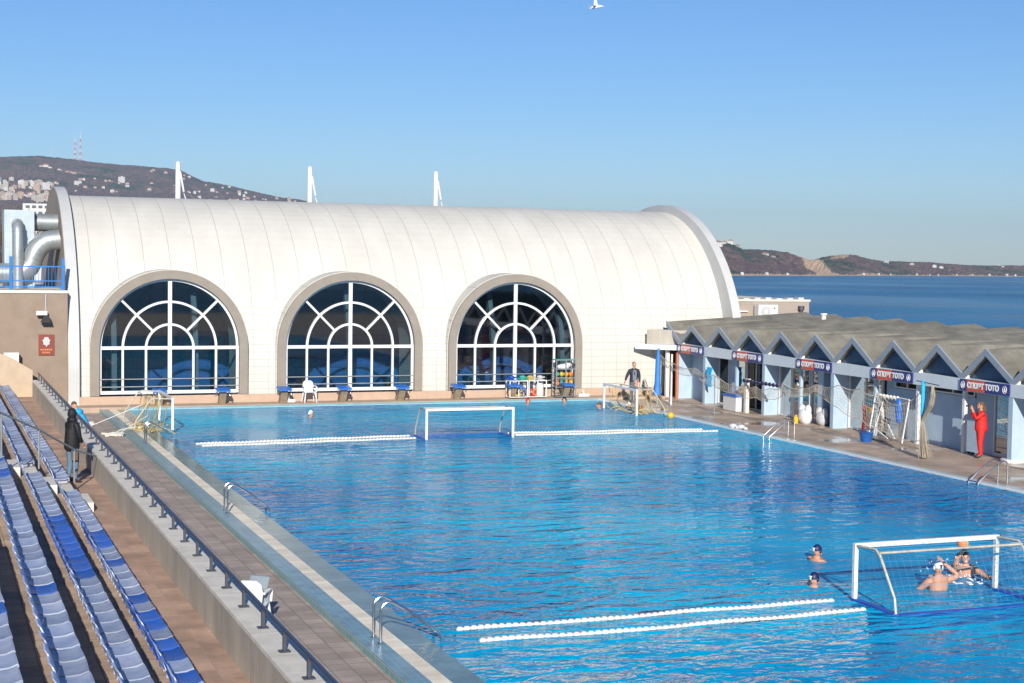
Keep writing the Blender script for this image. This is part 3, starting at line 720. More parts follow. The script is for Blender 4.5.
# signs
def textmesh(s,size):
    cu=bpy.data.curves.new('t','FONT'); cu.body=s; cu.size=size; cu.extrude=.004; cu.align_x='CENTER'; cu.align_y='CENTER'; cu.offset=.011*size/.2
    o=bpy.data.objects.new('t',cu); C.objects.link(o); bpy.context.view_layer.update()
    me=bpy.data.meshes.new_from_object(o.evaluated_get(bpy.context.evaluated_depsgraph_get())); bpy.data.objects.remove(o); return me
tm1,tm2=textmesh('СПОРТ',.235),textmesh('ТОТО',.235)
TR=Matrix(((0,0,-1),(-1,0,0),(0,1,0)))
def sign(k,label):
    y1=yk(k)-.03; y0=yk(k+1)+.03; L=y1-y0; xx=30.94; zc=2.255
    base=(xx,(y0+y1)/2,zc-.17); s_=thing('sign_board',label,'sign',base,'signs along the pavilion')
    MB().box(xx-.04,xx,y0,y1,zc-.18,zc+.18).build('board','sign_blue',s_)
    MB().box(xx-.046,xx-.0405,y0+L*.49,y1-L*.15,zc-.179,zc+.179).build('red_panel','sign_red',s_)
    for me,yy in ((tm1,y1-L*.33),(tm2,y0+L*.335)):
        o=bpy.data.objects.new('lettering',me.copy()); C.objects.link(o); o.parent=s_
        o.data.materials.clear(); o.data.materials.append(M['letter'])
        o.matrix_local=Matrix.Translation(Vector((xx-.053,yy,zc))-Vector(base))@TR.to_4x4()
    for yy in (y1-L*.07,y0+L*.085):
        e=MB(); e.tube([(xx-.05,yy+.09*math.cos(a),zc+.115*math.sin(a)) for a in [2*PI*i/20 for i in range(20)]],.008,5,closed=True)
        e.tube([(xx-.05,yy,zc-.07),(xx-.05,yy,zc+.07)],.008,5).tube([(xx-.05,yy+.06,zc),(xx-.05,yy-.06,zc)],.008,5)
        e.tube([(xx-.05,yy+.05,zc-.07),(xx-.05,yy,zc+.06),(xx-.05,yy-.05,zc-.07)],.007,5)
        e.build('emblem','letter',s_)
for k,l in ((0,'blue and red lettered board at the far end, above the terracotta post'),(2,'blue and red lettered board above the white counter box'),(4,'blue and red lettered board above the white sacks'),(6,'blue and red lettered board above the leaning net goal'),(8,'blue and red lettered board above the person in red')): sign(k,l)
rv=MB()
for (x_,y_,z_) in ((36.5,57.2,3.73),(36.0,41.5,3.6)): 
    solo(MB().tube([(x_,y_,z_-.15),(x_,y_,z_+.12)],.10,10).tube([(x_,y_,z_+.1),(x_,y_,z_+.16)],.15,10),'roof_vent','dirty_white','small pale roof vent on the %s part of the zigzag roof'%('far' if y_>50 else 'near'),'vent',(x_,y_,z_-.1))
# ---------------------------------------------------------------- grandstand
YE=61.2
gs=thing('grandstand','stepped brown slab grandstand with tiers running beside the pool','grandstand',(2,30,0))
MB().box(2.95,3.90,-8,YE,-.1,.55).build('walkway','walkway',gs)
T=[(3.04,.95),(2.30,1.35),(1.56,1.75),(.82,2.15),(.08,2.55),(-.66,2.95),(-1.4,3.35),(-2.14,3.75)]
for i,(x_,z_) in enumerate(T):
    x2=T[i+1][0]-.0 if i+1<len(T) else -6
    MB().box(x2-.02,x_,-8,YE,-.1-.01*i,z_).build('tier','terrace',gs)
# aisles with half steps
for i in range(3):
    x_,z_=T[i]
    for (ya,yb) in ((33.2,34.5),):
        MB().box(x_+.002,x_+.34,ya,yb,(z_-.4)+.002,z_-.2).build('step','coping',gs)
        MB().box(x_-.30,x_-.02,ya+.02,yb-.02,z_+.002,z_+.02).build('step','coping',gs)
MB().prism([(3.92,-.1),(3.92,1.55),(3.2,2.0),(2.0,2.55),(0,3.5),(-6,5),(-6,-.1)],'y',60.6,60.78).build('end_wall','beige',gs)
MB().box(2.9,3.45,61.0,61.3,1.7,2.2).build('end_block','ledge_white',gs)
# low wall with coping
lw=thing('low_wall','long low concrete wall with pale coping between stand and pool deck','wall',(3.9,30,-.1))
MB().box(3.90,4.20,-8,60.4,-.1,1.14).build('wall_body','concrete',lw)
MB().box(3.885,4.32,-8,60.4,1.142,1.20).build('coping','coping',lw)
rl=thing('pool_railing','dark navy handrail on short posts along the low concrete wall','railing',(4.1,30,1.2))
MB().tube([(4.1,-8,1.47),(4.1,60.3,1.47)],.027,10).build('top_rail','navy',rl,smooth=True)
y_=-2.0
i=0
yy=23.04-1.25*16
while yy<60.2:
    p=MB().box(4.08,4.12,yy-.03,yy+.03,1.2,1.45).box(4.03,4.17,yy-.06,yy+.06,1.202,1.215); p.build('post','post_dark',rl); yy+=1.262
# stair handrail
hr=thing('stair_handrail','grey steel handrail running down the stand aisle beside the hooded person','handrail',(2.5,34.5,.57))
HB=[(3.26,36.3,.55,1.50),(2.35,34.35,1.35,2.2)]
MB().tube([(3.9,37.6,1.16),(3.26,36.3,1.50),(2.35,34.35,2.2),(1.5,32.6,2.75),(.7,31,3.3)],.024,8).build('rail','galv',hr,smooth=True)
for (x_,y_,z0,z1) in HB+[(1.5,32.6,1.75,2.75)]: MB().tube([(x_,y_,z0),(x_,y_,z1)],.022,8).build('post','galv',hr,smooth=True)
# seats
def make_seat(mp,mbk):
    r=bpy.data.objects.new('stadium_seat',None); C.objects.link(r)
    W=.245
    prof_=[(-.02,.115),(-.10,.085),(-.22,.075),(-.31,.085),(-.36,.12)]
    s=MB(); 
    for dz,flip in ((0,0),(-.02,1)): pass
    n=6; rows_=[]
    for (x,z) in prof_:
        row=[]
        for j in range(n+1):
            u=-1+2*j/n; row.append((x,u*W,z+.012*abs(u)**3))
        rows_.append(row)
    v=[p for rw in rows_ for p in rw]; v2=[(a,b,c-.018) for a,b,c in v]; N=len(v)
    fs=[]
    for i in range(len(prof_)-1):
        for j in range(n):
            a=i*(n+1)+j; fs.append((a,a+1,a+n+2,a+n+1)); fs.append((N+a,N+a+n+1,N+a+n+2,N+a+1))
    for i in range(len(prof_)-1):
        for j in (0,n): a=i*(n+1)+j; fs.append((a,a+n+1,N+a+n+1,N+a))
    for j in range(n):
        a=j; fs.append((a,N+a,N+a+1,a+1)); a=(len(prof_)-1)*(n+1)+j; fs.append((a,a+1,N+a+1,N+a))
    s.add(v+v2,fs); s.box(-.33,-.05,-.17,-.12,0,.075).box(-.33,-.05,.12,.17,0,.075).box(-.035,-.012,-W+.01,W-.01,.045,.115)
    s.build('seat_pan',mp,r,smooth=True,org=(0,0,0))
    b=MB(); nb=8
    outl=[(-W,.07),(W,.07),(W,.27),(W*.9,.315),(W*.6,.335),(-W*.6,.335),(-W*.9,.315),(-W,.27)]
    # slightly curved shell
    vv=[]
    for off in (0,.016):
        for (u,z) in outl: vv.append((-.352-off-.09*(z-.07)/.265+.035*(u/W)**2*(1),u,z))
    k=len(outl); b.add(vv,[tuple(range(k)),tuple(range(2*k-1,k-1,-1))]+[(i,(i+1)%k,k+(i+1)%k,k+i) for i in range(k)])
    b.build('backrest',mbk,r,org=(0,0,0)); return r
SP=[make_seat('seat_fade','back_fade'),make_seat('seat_fade2','back_fade'),make_seat('seat_blue','back_blue')]
used=[False]*3
pitch=.55
names=['row nearest the low wall','second row from the low wall','third row from the low wall','fourth row from the low wall']
cntS=0
for ri in range(4):
    xf,z_=T[ri]
    y_=13.0
    while y_<59.8:
        if 33.1<y_<34.75: y_+=pitch; continue
        px,py=proj((xf,y_,z_+.1))
        if px>-14 and py<712:
            blue=False
            if ri==0: blue=(26.5<y_<28.2) or abs(y_-19.3)<.6 or abs(y_-22.6)<.3 or abs(y_-20.6)<.3 or abs(y_-24.9)<.25 or abs(y_-17.9)<.3 or abs(y_-21.5)<.3
            elif ri==1: blue=22.2<y_<27.6 
            elif ri==2: blue=abs(y_-19.5)<.27 or abs(y_-30.5)<.5 or abs(y_-32.5)<.3
            else: blue=abs(y_-22.9)<.3 or abs(y_-16.9)<.3
            k=2 if blue else (0 if random.random()<.6 else 1)
            near=y_<33.5
            if blue: lb='bright blue seat in the %s section, %s'%('near' if near else 'far',names[ri])
            else: lb='faded pale blue seat in the %s section, %s'%('near' if near else 'far',names[ri])
            if not used[k]: r_=SP[k]; used[k]=True; r_.location=(xf,y_,z_)
            else: r_=dup(SP[k],(xf,y_,z_))
            r_.rotation_euler=(random.uniform(-.02,.02),random.uniform(-.015,.015),random.uniform(-.04,.04))
            tag(r_,lb,'seat','stand seats: '+lb); cntS+=1
        y_+=pitch
print('seats',cntS)
# ---------------------------------------------------------------- pool ladders
def ladder(base,rz,label):
    r=thing('pool_ladder',label,'pool ladder',base,'pool ladders',rz=rz,local=True)
    for s_ in (-.2,.2):
        b=MB(); pts=[(0,s_,0),(0,s_,.5)]
        for i in range(1,9):
            a=PI-PI*.68*i/8; pts.append((.14+.14*math.cos(a),s_,.5+.14*math.sin(a)))
        pts+=[(.62,s_,.36),(.98,s_,.06),(1.02,s_,-.3)]
        b.tube(pts,.021,8); b.build('handrail','steel',r,smooth=True)
        MB().tube([(0,s_,0),(0,s_,.03)],.045,10).build('flange','steel',r)
    MB().tube([(.97,-.2,.08),(.97,.2,.08)],.02,8).build('tread','steel',r)
    setorg((0,0,0)); return r
ladder((6.62,22.85,.03),0,'steel ladder nearest the viewer on the left pool edge')
ladder((6.62,35.6,.03),0,'middle of the three steel ladders on the left pool edge')
ladder((6.62,49.4,.03),0,'farthest steel ladder on the left pool edge, by the gold net goal')
ladder((28.1,34.75,.0),PI,'steel ladder on the right pool edge below the person in red')
ladder((28.1,45.9,.0),PI,'steel ladder on the right pool edge in front of the white sacks')
# ---------------------------------------------------------------- starting blocks
def block():
    r=thing('starting_block','','starting block',(0,0,0))
    MB().prism([(.16,0),(.46,0),(.12,.52),(-.16,.52)],'x',-.13,.13).build('pedestal','concrete_leg',r)
    MB().prism([(-.30,.52),(.32,.60),(.32,.66),(-.30,.58)],'x',-.26,.26).build('platform','bluepl',r)
    for q_ in (-1,1): MB().tube([(q_*.22,-.1,.53),(q_*.29,-.18,.36),(q_*.29,.0,.34),(q_*.22,.08,.53)],.014,6).build('backstroke_grip','steel',r,smooth=True)
    return r
sb=block()
SBL=['behind the gold net goal in the far left corner','right of the gold net goal, in front of the left window','at the left end of the middle window, beside the white chair','right of the white chair, centred under the middle window','at the right end of the middle window','at the left end of the right window','in front of the low white cage of floats','in front of the tall ball rack']
for i in range(8):
    x_=8.68+2.47*i; lbl='blue topped starting block '+SBL[i]
    if i==0: sb.location=(x_,60.75,.1); sb['label']=lbl; sb['group']='starting blocks'
    else: dup(sb,(x_,60.75,.1),0,lbl,'starting blocks')
# ---------------------------------------------------------------- goals
def netgrid(b,P,nu,nv,r,n=3,jit=0,mi=0):
    """P(u,v)->point ; strings both ways"""
    for i in range(nu+1): b.tube([P(i/nu,j/nv) for j in range(nv+1)],r,n,mi)
    for j in range(nv+1): b.tube([P(i/nu,j/nv) for i in range(nu+1)],r,n,mi)
def goal(loc,rz,label,net='net_blue',z0=0,bunched=False,floats=True,barm='dirty_white'):
    r=thing('water_polo_goal',label,'goal',loc,'water polo goals',rz=rz,local=True)
    g=MB().box(-1.575,1.575,-.0375,.0375,.95+z0,1.03+z0); g.build('crossbar',barm,r)
    for s_ in (-1,1): MB().box(s_*1.5375-.0375,s_*1.5375+.0375,-.0375,.0375,-.05+z0,.948+z0).build('post',barm,r)
    for s_ in (-1,1):
        MB().tube([(s_*1.53,-.03,.99+z0),(s_*1.53,-.62,1.02+z0),(s_*1.53,-.75,.93+z0),(s_*1.53,-1.2,.28+z0),(s_*1.53,-1.25,.02+z0)],.024,8).build('side_arm','bar_worn',r,smooth=True)
    MB().tube([(-1.53,-.72,.98+z0),(1.53,-.72,.98+z0)],.022,8).build('rear_bar','bar_worn',r)
    if floats:
        for s_ in (-1,1): MB().box(s_*1.53-.06,s_*1.53+.06,-1.25,.02,-.06,.035).build('float_beam','frame_blue',r)
        MB().box(-1.46,1.46,-1.31,-1.19,-.07,.012).build('float_beam','frame_blue',r)
    nb=MB()
    if not bunched:
        def P(u,v):
            x=-1.5+3*u
            y,z=((-.72-(v)*.5),.98-v*.95)
            return (x,y+.05*math.sin(u*9),z+z0-.06*math.sin(PI*u)*(1-v))
        netgrid(nb,P,20,7,.0024)
        for s_ in (-1,1): netgrid(nb,lambda u,v:(s_*1.5,-.03-u*(.69+.5*v),(.98-v*.95)+z0),5,7,.0024)
        netgrid(nb,lambda u,v:(-1.5+3*u,-.03-.69*v,.99+z0-.05*math.sin(PI*v)),20,4,.003)
    else:
        rn=random.Random(3)
        for s_ in (-1.35,-.2,1.3):
            for q in range(9):
                x=s_+rn.uniform(-.09,.09); y=-.1-rn.uniform(0,.6)
                nb.tube([(x,y,.95+z0),(x+rn.uniform(-.1,.1),y-.05,.6+z0),(x+rn.uniform(-.15,.15),y-.12,.25+z0),(x+rn.uniform(-.4,.4),y-.35,.05)],.008,3)
        for q in range(34):
            x=rn.uniform(-1.5,1.5); y=rn.uniform(-1.2,0); a=rn.uniform(0,6.3)
            nb.tube([(x,y,.03+rn.uniform(0,.07)),(x+.3*math.cos(a),y+.3*math.sin(a),.08+rn.uniform(0,.08)),(x+.6*math.cos(a+.5),y+.45*math.sin(a+.5),.03)],.012,3)
    nb.build('net',net,r)
    setorg((0,0,0)); return r
goal((17.13,23.2,0),0,'white framed water polo goal nearest the viewer, with a goalkeeper inside')
goal((17.15,48.3,0),PI,'white framed floating goal out in the middle of the far water',barm='white')
goal((7.85,53.5,0),-PI/2,'white goal with bunched gold net on the left pool edge','net_gold',z0=.18,bunched=True,floats=False)
goal((26.02,55.45,0),PI/2,'white goal with gold net moored by the man in the dark jacket','net_gold',bunched=True,floats=False,barm='white')
for i,(p,q) in enumerate((((5.2,54.2,.0),(7.0,53.0,.9)),((6.1,52.0,.05),(7.2,53.2,.5)))):
    solo(MB().tube([p,q],.015,8),'loose_pole','white','%s pale pole propped slanting against the gold net goal at left'%('longer outer','shorter inner')[i],'pole',p)
# ---------------------------------------------------------------- lane lines
def lane(p,q,label,d0=.0,dens=.12,r=.047,purple=0):
    p,q=Vector(p),Vector(q); L=(q-p).length; n=int(L/dens); d=(q-p)/n; dr=(q-p).normalized()
    t=thing('lane_line',label,'lane line',p,'floating lane lines')
    side=Vector((-dr.y,dr.x,0)); 
    P=lambda i: p+d*i+side*(.10*math.sin(i*.055+p.y)+.03*math.sin(i*.23))+Vector((0,0,.008*math.sin(i*.4)))
    MB().tube([P(i)+Vector((0,0,.0)) for i in range(0,n+1,3)],.012,5).build('rope','rope',t)
    b=MB()
    for i in range(n):
        c=P(i); e=(P(i+1)-c).normalized(); b.tube([c,c+e*dens*.2,c+e*dens*.7,c+e*dens*1.0],[r*.45,r,r,r*.45],8)
    o=b.build('float_string','float_w',t,smooth=True)
lane((8.06,23.31,.01),(15.2,23.13,.01),'upper of the two white lane lines beside the near goal')
lane((8.16,22.45,.01),(15.35,22.40,.01),'lower of the two white lane lines beside the near goal',d0=2)
lane((8.1,48.9,.01),(15.4,49.3,.01),'left far lane line, upper rope ending at the far goal',r=.05)
lane((8.2,48.35,.01),(15.4,48.6,.01),'left far lane line, lower rope ending at the far goal',r=.05)
lane((18.9,49.4,.01),(26.2,48.75,.01),'right far lane line, upper rope between far goal and right edge',r=.05)
lane((18.95,48.8,.01),(26.5,48.1,.01),'right far lane line, lower rope between far goal and right edge',r=.05)
# ---------------------------------------------------------------- furniture
def chair(loc,rz,label):
    r=thing('plastic_chair',label,'chair',loc,'white plastic chairs',rz=rz,local=True)
    s=MB(); s.obox((0,0,.42),(.46,.44,.03),(R(3),0,0)); s.build('seat','plastic_white',r)
    b=MB()
    ov=[(-.19,.0),(.19,.0),(.22,.22),(.20,.36),(.12,.43),(-.12,.43),(-.20,.36),(-.22,.22)]
    k=len(ov); vv=[(u,-.21-.18*z-o_,.43+z) for o_ in (0,.02) for u,z in ov]
    b.add(vv,[tuple(range(k)),tuple(range(2*k-1,k-1,-1))]+[(i,(i+1)%k,k+(i+1)%k,k+i) for i in range(k)])
    b.build('backrest','plastic_white',r)
    for sx in (-1,1):
        for sy in (-1,1): MB().tube([(sx*.20,sy*.18,.41),(sx*.25,sy*.25,0)],[.028,.02],6).build('leg','plastic_white',r)
        MB().tube([(sx*.23,-.24,.64),(sx*.26,0,.66),(sx*.26,.2,.62),(sx*.24,.21,.42)],.024,6).build('armrest','plastic_white',r)
    setorg((0,0,0)); return r
chair((14.7,60.95,.1),PI,'white plastic armchair standing in front of the middle arched window')
chair((5.05,24.7,-.1),R(-25),'white plastic armchair behind the railing on the near deck')
cf=thing('folded_cloth','pale blue cloth draped over the white chair behind the railing','cloth',(5.05,24.7,.3))
MB().obox((5.10,24.62,.62),(.34,.05,.35),(.1,.2,.3)).obox((5.15,24.62,.42),(.28,.04,.2),(.1,0,.3)).build('towel_fold','fascia',cf)
# carts with gear
def cage(x0,x1,y0,y1,h,name,label,top=None,shelves=1):
    r=thing(name,label,'equipment cage',((x0+x1)/2,(y0+y1)/2,.1)); zb=.16
    b=MB()
    for x_ in (x0,x1,(x0+x1)/2):
        for y_ in (y0,y1):
            b.tube([(x_,y_,zb),(x_,y_,h)],.025,6)
    for z_ in [zb+(h-zb)*i/shelves for i in range(shelves+1)]:
        for y_ in (y0,y1): b.tube([(x0,y_,z_),(x1,y_,z_)],.02,6)
        for x_ in (x0,x1): b.tube([(x_,y0,z_),(x_,y1,z_)],.02,6)
    b.build('frame','dirty_white' if shelves==1 else 'galv',r)
    m=MB()
    for i in range(int((x1-x0)/.12)): m.tube([(x0+.06+i*.12,y0,zb),(x0+.06+i*.12,y0,h)],.005,3)
    m.build('mesh_side','galv',r)
    MB().box(x0,x1,y0,y1,zb,zb+.02).build('tray','post_dark',r)
    for x_ in (x0+.08,x1-.08):
        for y_ in (y0+.08,y1-.08): MB().tube([(x_-.02,y_,.15),(x_+.02,y_,.15)],.05,10).build('wheel','black',r)
    return r
cage(23.35,24.15,60.75,61.2,.85,'gear_cage','low white cage of pool floats under the right window, left of its twin')
cage(24.22,25.02,60.75,61.2,.85,'gear_cage','low white cage with a plastic drum under the right window')
rack=cage(25.5,26.4,60.8,61.25,1.72,'ball_rack','tall wheeled metal rack of water polo balls beside the right window',shelves=4)
MB().box(25.48,26.5,60.78,61.27,1.725,1.745).build('green_top','green',rack)
rn=random.Random(5)
def item(name,mb,m,label,cat,base,group=None,smooth=True): return solo(mb,name,m,label,cat,base,group,smooth)
def ball(p,r_,m,label,group=None):
    b=MB().ell(p,r_,r_,r_,14,10); return item('ball',b,m,label,'ball',(p[0],p[1],p[2]-r_),group)
for i in range(4):
    for lv,zz in ((1,.70),(1,.88),(2,1.1)):
        m=('yellow','orange','green','yellow')[(i+lv)%4]; cn_={'yellow':'yellow','orange':'orange','green':'green'}[m]
        ball((25.62+i*.21,61.0,zz),.1,m,cn_+' ball stored in the tall metal rack','balls in the rack: '+cn_)
item('white_bundle',MB().ell((25.9,61.0,1.42),.3,.16,.13,12,8).ell((26.1,61.0,1.5),.2,.14,.1,12,8),'white','crumpled white bundle on the top shelf of the tall rack','bundle',(25.9,61.0,1.3))
for i,(x_,m,l) in enumerate(((23.5,'orange','orange float ring lying in the left white cage'),(23.75,'yellow','yellow float ring lying in the left white cage'),(24.42,'cap_red','red float ring in the cage with the drum'),(24.62,'orange','orange float ring in the cage with the drum'))):
    b=MB(); b.tube([(x_+.13*math.cos(a),60.95,.34+.13*math.sin(a)) for a in [2*PI*k/18 for k in range(18)]],.045,8,closed=True); item('float_ring',b,m,l,'float',(x_,60.95,.18))
b=MB(); b.tube([(23.98+.16*math.cos(a),60.9,.33+.22*math.sin(a)) for a in [PI*k/12 for k in range(13)]],.04,8); item('blue_hoop',b,'bluepl','curved blue foam noodle in the left white cage','float',(23.98,60.9,.3))
item('plastic_drum',MB().tube([(24.8,60.97,.18),(24.8,60.97,.22),(24.8,60.97,.66),(24.8,60.97,.7),(24.8,60.97,.74)],[.15,.17,.17,.1,.1],16),'dirty_white','off-white plastic drum standing in the low cage','drum',(24.8,60.97,.18))
for i,(x_,m,l) in enumerate(((23.5,'seat_blue','dark kickboard pile on the left end of the low cages'),(24.0,'green','green kickboard pile on top of the low cages'),(24.35,'net_gold','straw coloured kickboard pile on top of the low cages'),(24.8,'grey','grey kickboard pile at the right end of the low cages'))):
    b=MB(); b.obox((x_,60.97,.90),(.34,.3,.05),(.1,.15,.2)).obox((x_+.03,60.97,.96),(.3,.26,.05),(-.1,-.2,.5)).ell((x_,60.97,1.0),.14,.12,.07,10,6); item('kickboard_pile',b,m,l,'kickboards',(x_,60.97,.87))
for x_,l in ((27.75-.8,'low white tray on the deck right of the ball rack'),(14.0-.1,'low white tray on the deck left of the white chair')):
    item('deck_tray',MB().box(x_-.25,x_+.25,61.1,61.3,.102,.22).tube([(x_,61.2,.2),(x_,61.2,.38)],.04,8),'plastic_white',l,'tray',(x_,61.2,.1),smooth=False)
# counter, sacks, bucket
ct=thing('counter_box','white counter box with a blue lid against the pavilion windows','cabinet',(30.7,54.6,0))
MB().box(30.55,31.05,54.15,55.2,.0+.048,.62).build('cabinet_body','white',ct); MB().box(30.52,31.08,54.1,55.25,.622,.70).build('lid','bluepl',ct)
item('white_pillar',MB().box(30.7,30.85,53.62,53.78,.047,1.35).box(30.66,30.89,53.58,53.82,1.351,1.4),'ledge_white','short cream pillar right of the white counter box','pillar',(30.77,53.7,.047),smooth=False)
fl=thing('cap_garland','string of dark blue caps hung across the pavilion windows','garland',(30.6,52.3,1.3))
b=MB(); b.tube([(30.6,53.7,1.42),(30.6,52.3,1.36),(30.6,50.9,1.38)],.01,5); b.build('string','rope',fl)
for k in range(10): MB().ell((30.6,53.6-k*.28,1.34),.06,.11,.08,8,6).build('cap','cap_navy',fl)
for i,(x_,y_,l,s_) in enumerate(((30.85,49.45,'plump white sack on the deck under the third board',1),(31.25,48.9,'pale translucent sack behind the pillar right of the white sack',.9))):
    b=MB(); b.ell((x_,y_,.30*s_),.24*s_,.33*s_,.34*s_,14,10).ell((x_-.02,y_+.16,.56*s_),.14,.16,.2,10,6).ell((x_+.02,y_-.17,.55*s_),.13,.15,.22,10,6).ell((x_-.04,y_-.1,.2),.2,.26,.2,10,6); item('sack',b,'white' if i==0 else 'grey',l,'sack',(x_,y_,.047))
item('yellow_jug',MB().tube([(30.55,49.6,.047),(30.55,49.6,.25),(30.55,49.6,.3),(30.55,49.6,.36)],[.09,.09,.04,.04],10),'yellow','small yellow jug in front of the white sack','jug',(30.55,49.6,.047))
bk=thing('bucket','blue plastic bucket on the wet deck left of the leaning goal','bucket',(30.0,44.2,0))
MB().tube([(30.0,44.2,.002),(30.0,44.2,.30),(30.0,44.2,.32)],[.17,.235,.25],18).build('bucket_body','bluepl',bk,smooth=True)
MB().tube([(30.0+.24*math.cos(a),44.2,.32+.1*math.sin(a)) for a in [PI*k/10 for k in range(11)]],.01,5).build('handle','steel',bk)
tw=solo(MB().add([(30.90+.02*math.sin(j*1.7+i),57.25-.07*i+.02*math.sin(i*2+j),1.62-.09*j) for i in range(7) for j in range(10)],[(i*10+j,i*10+j+1,(i+1)*10+j+1,(i+1)*10+j) for i in range(6) for j in range(9)]),'towel','cyan','bright blue towel hanging on the pale pier near the second door','towel',(30.9,57.05,.8))
md=tw.modifiers.new('thick','SOLIDIFY'); md.thickness=.03
item('umbrella_base',MB().tube([(31.2,38.15,.047),(31.2,38.15,.13),(31.2,38.15,.15)],[.36,.36,.3],20).tube([(31.2,38.15,.15),(31.2,38.15,.45)],.04,8),'white','round white umbrella base with stub by the right edge','umbrella base',(31.2,38.15,.047))
for i,(x_,y_,l) in enumerate(((26.9,47.3,'small white hose reel on the right pool edge, farther one'),(27.0,46.9,'small white fitting beside the reel on the right pool edge'))):
    item('edge_fitting',MB().ell((x_+.6,y_+1.6,.10),.14,.2,.09,10,6).ell((x_+.6,y_+1.3,.08),.08,.14,.06,8,6),'white',l,'fitting',(x_+.6,y_+1.5,.03))
# deck clutter left
for i,(x_,y_,l) in enumerate(((5.4,56.3,'heap of pale rope on the left deck, farther heap'),(6.0,52.7,'heap of pale rope on the left deck, nearer heap with a tail'))):
    b=MB(); rr=random.Random(i)
    pts=[(x_+.38*math.sin(k*.9)*rr.uniform(.5,1),y_+.42*math.cos(k*1.07)*rr.uniform(.4,1),-.07+.03*rr.random()) for k in range(34)]; b.tube(pts,.035,6)
    if i==1: b.tube([(x_,y_,-.05),(6.3,y_+.4,.05),(6.8,y_+.9,.06),(7.3,y_+1.0,.05)],.03,6)
    item('rope_heap',b,'float_w',l,'rope',(x_,y_,-.1))
item('black_bag',MB().ell((4.75,52.6,.06),.28,.36,.19,12,8).tube([(4.75,52.3,.2),(4.75,52.5,.34),(4.75,52.8,.2)],.02,6),'black','slumped black bag on the deck beyond the railing','bag',(4.75,52.6,-.1))
# poles with nets on the right
sp=thing('folded_parasol','tall closed blue parasol leaning slightly near the canopy','parasol',(29.05,58.2,0))
MB().tube([(29.05,58.2,.0),(29.07,58.2,2.2)],.03,8).build('pole','galv',sp); MB().tube([(29.03,58.2,.4),(29.05,58.2,.9),(29.06,58.2,1.9),(29.07,58.2,2.36)],[.19,.13,.11,.04],10).build('canopy','blue_cover',sp,smooth=True)
np_=thing('net_post','slim cream net post standing by the yellow ball','post',(29.4,57.6,0))
MB().tube([(29.4,57.6,0),(29.4,57.6,2.15)],.04,8).build('shaft','ledge_white',np_); MB().tube([(29.4,57.6,.0),(29.4,57.6,.03)],.12,12).build('base_plate','galv',np_)
fp=thing('net_post','blue topped net post with a tan net gathered round it','post',(29.2,40.0,0))
MB().tube([(29.2,40.0,0),(29.2,40.0,1.3)],.035,8).build('shaft','galv',fp); MB().tube([(29.2,40.0,1.3),(29.2,40.0,2.42)],.06,10).build('sleeve','cyan',fp); MB().tube([(29.2,40.35,2.40),(29.2,39.2,2.34)],.015,6).build('arm','post_dark',fp)
gn=MB(); rr=random.Random(9)
for q in range(46):
    a=rr.uniform(0,6.28); o=rr.uniform(.2,1)
    def gp(y,z,w): return (29.15+w*o*math.cos(a),y+w*o*math.sin(a),z)
    gn.tube([gp(39.45,2.32,.03),gp(39.42,2.0,.09),gp(39.5,1.7,.10),gp(39.78,1.35,.08),gp(39.92,1.15,.05),gp(39.85,.8,.12),gp(39.8,.45,.17),gp(39.75+rr.uniform(-.1,.1),.05,.24)],.009,3)
solo(gn,'gathered_net','net_tan','tan net bunched and tied hanging on the blue topped post','net',(29.2,39.8,.03))
NT=[(58.81, 2.17), (57.21, 1.81), (55.34, 1.73), (53.65, 1.57), (52.03, 1.31), (50.51, 1.39), (49.42, 1.41), (48.37, 1.64), (47.21, 1.63), (46.37, 1.8), (44.79, 1.9), (43.6, 1.89), (42.44, 1.76), (41.33, 1.54), (40.05, 2.25)]
NB=[(58.79, 1.84), (57.19, 1.53), (55.32, 1.42), (53.62, 1.16), (52.01, 0.98), (50.49, 0.97), (49.39, 0.99), (48.35, 1.35), (47.2, 1.31), (46.36, 1.59), (44.76, 1.11), (43.55, 0.89), (42.39, 0.68), (41.28, 0.52), (39.96, 0.57)]
def PN(u,v):
    k=u*(len(NT)-1); i=min(int(k),len(NT)-2); q=k-i
    y=NT[i][0]*(1-q)+NT[i+1][0]*q; zt=NT[i][1]*(1-q)+NT[i+1][1]*q; zb=NB[i][1]*(1-q)+NB[i+1][1]*q
    zt-=.12*math.sin(PI*q); zb-=.10*math.sin(PI*q)
    return (29.3+.05*math.sin(u*60+v*5),y,zt+(zb-zt)*v)
nb=MB(); netgrid(nb,PN,150,7,.005)
nb.tube([PN(i/80,0) for i in range(81)],.016,5); nb.tube([PN(i/80,1) for i in range(81)],.014,5)
solo(nb,'safety_net','net_tan','long tan ball net sagging in swags in front of the pavilion','net',(29.3,50,.03))
for y_,zt in ((48.37,1.64),(53.65,1.57)):
    solo(MB().tube([(29.3,y_,0),(29.3,y_,zt)],.022,6),'net_stake','galv','thin grey stake holding up the sagging net %s'%('left of the white sack' if y_<50 else 'by the white counter box'),'post',(29.3,y_,0))
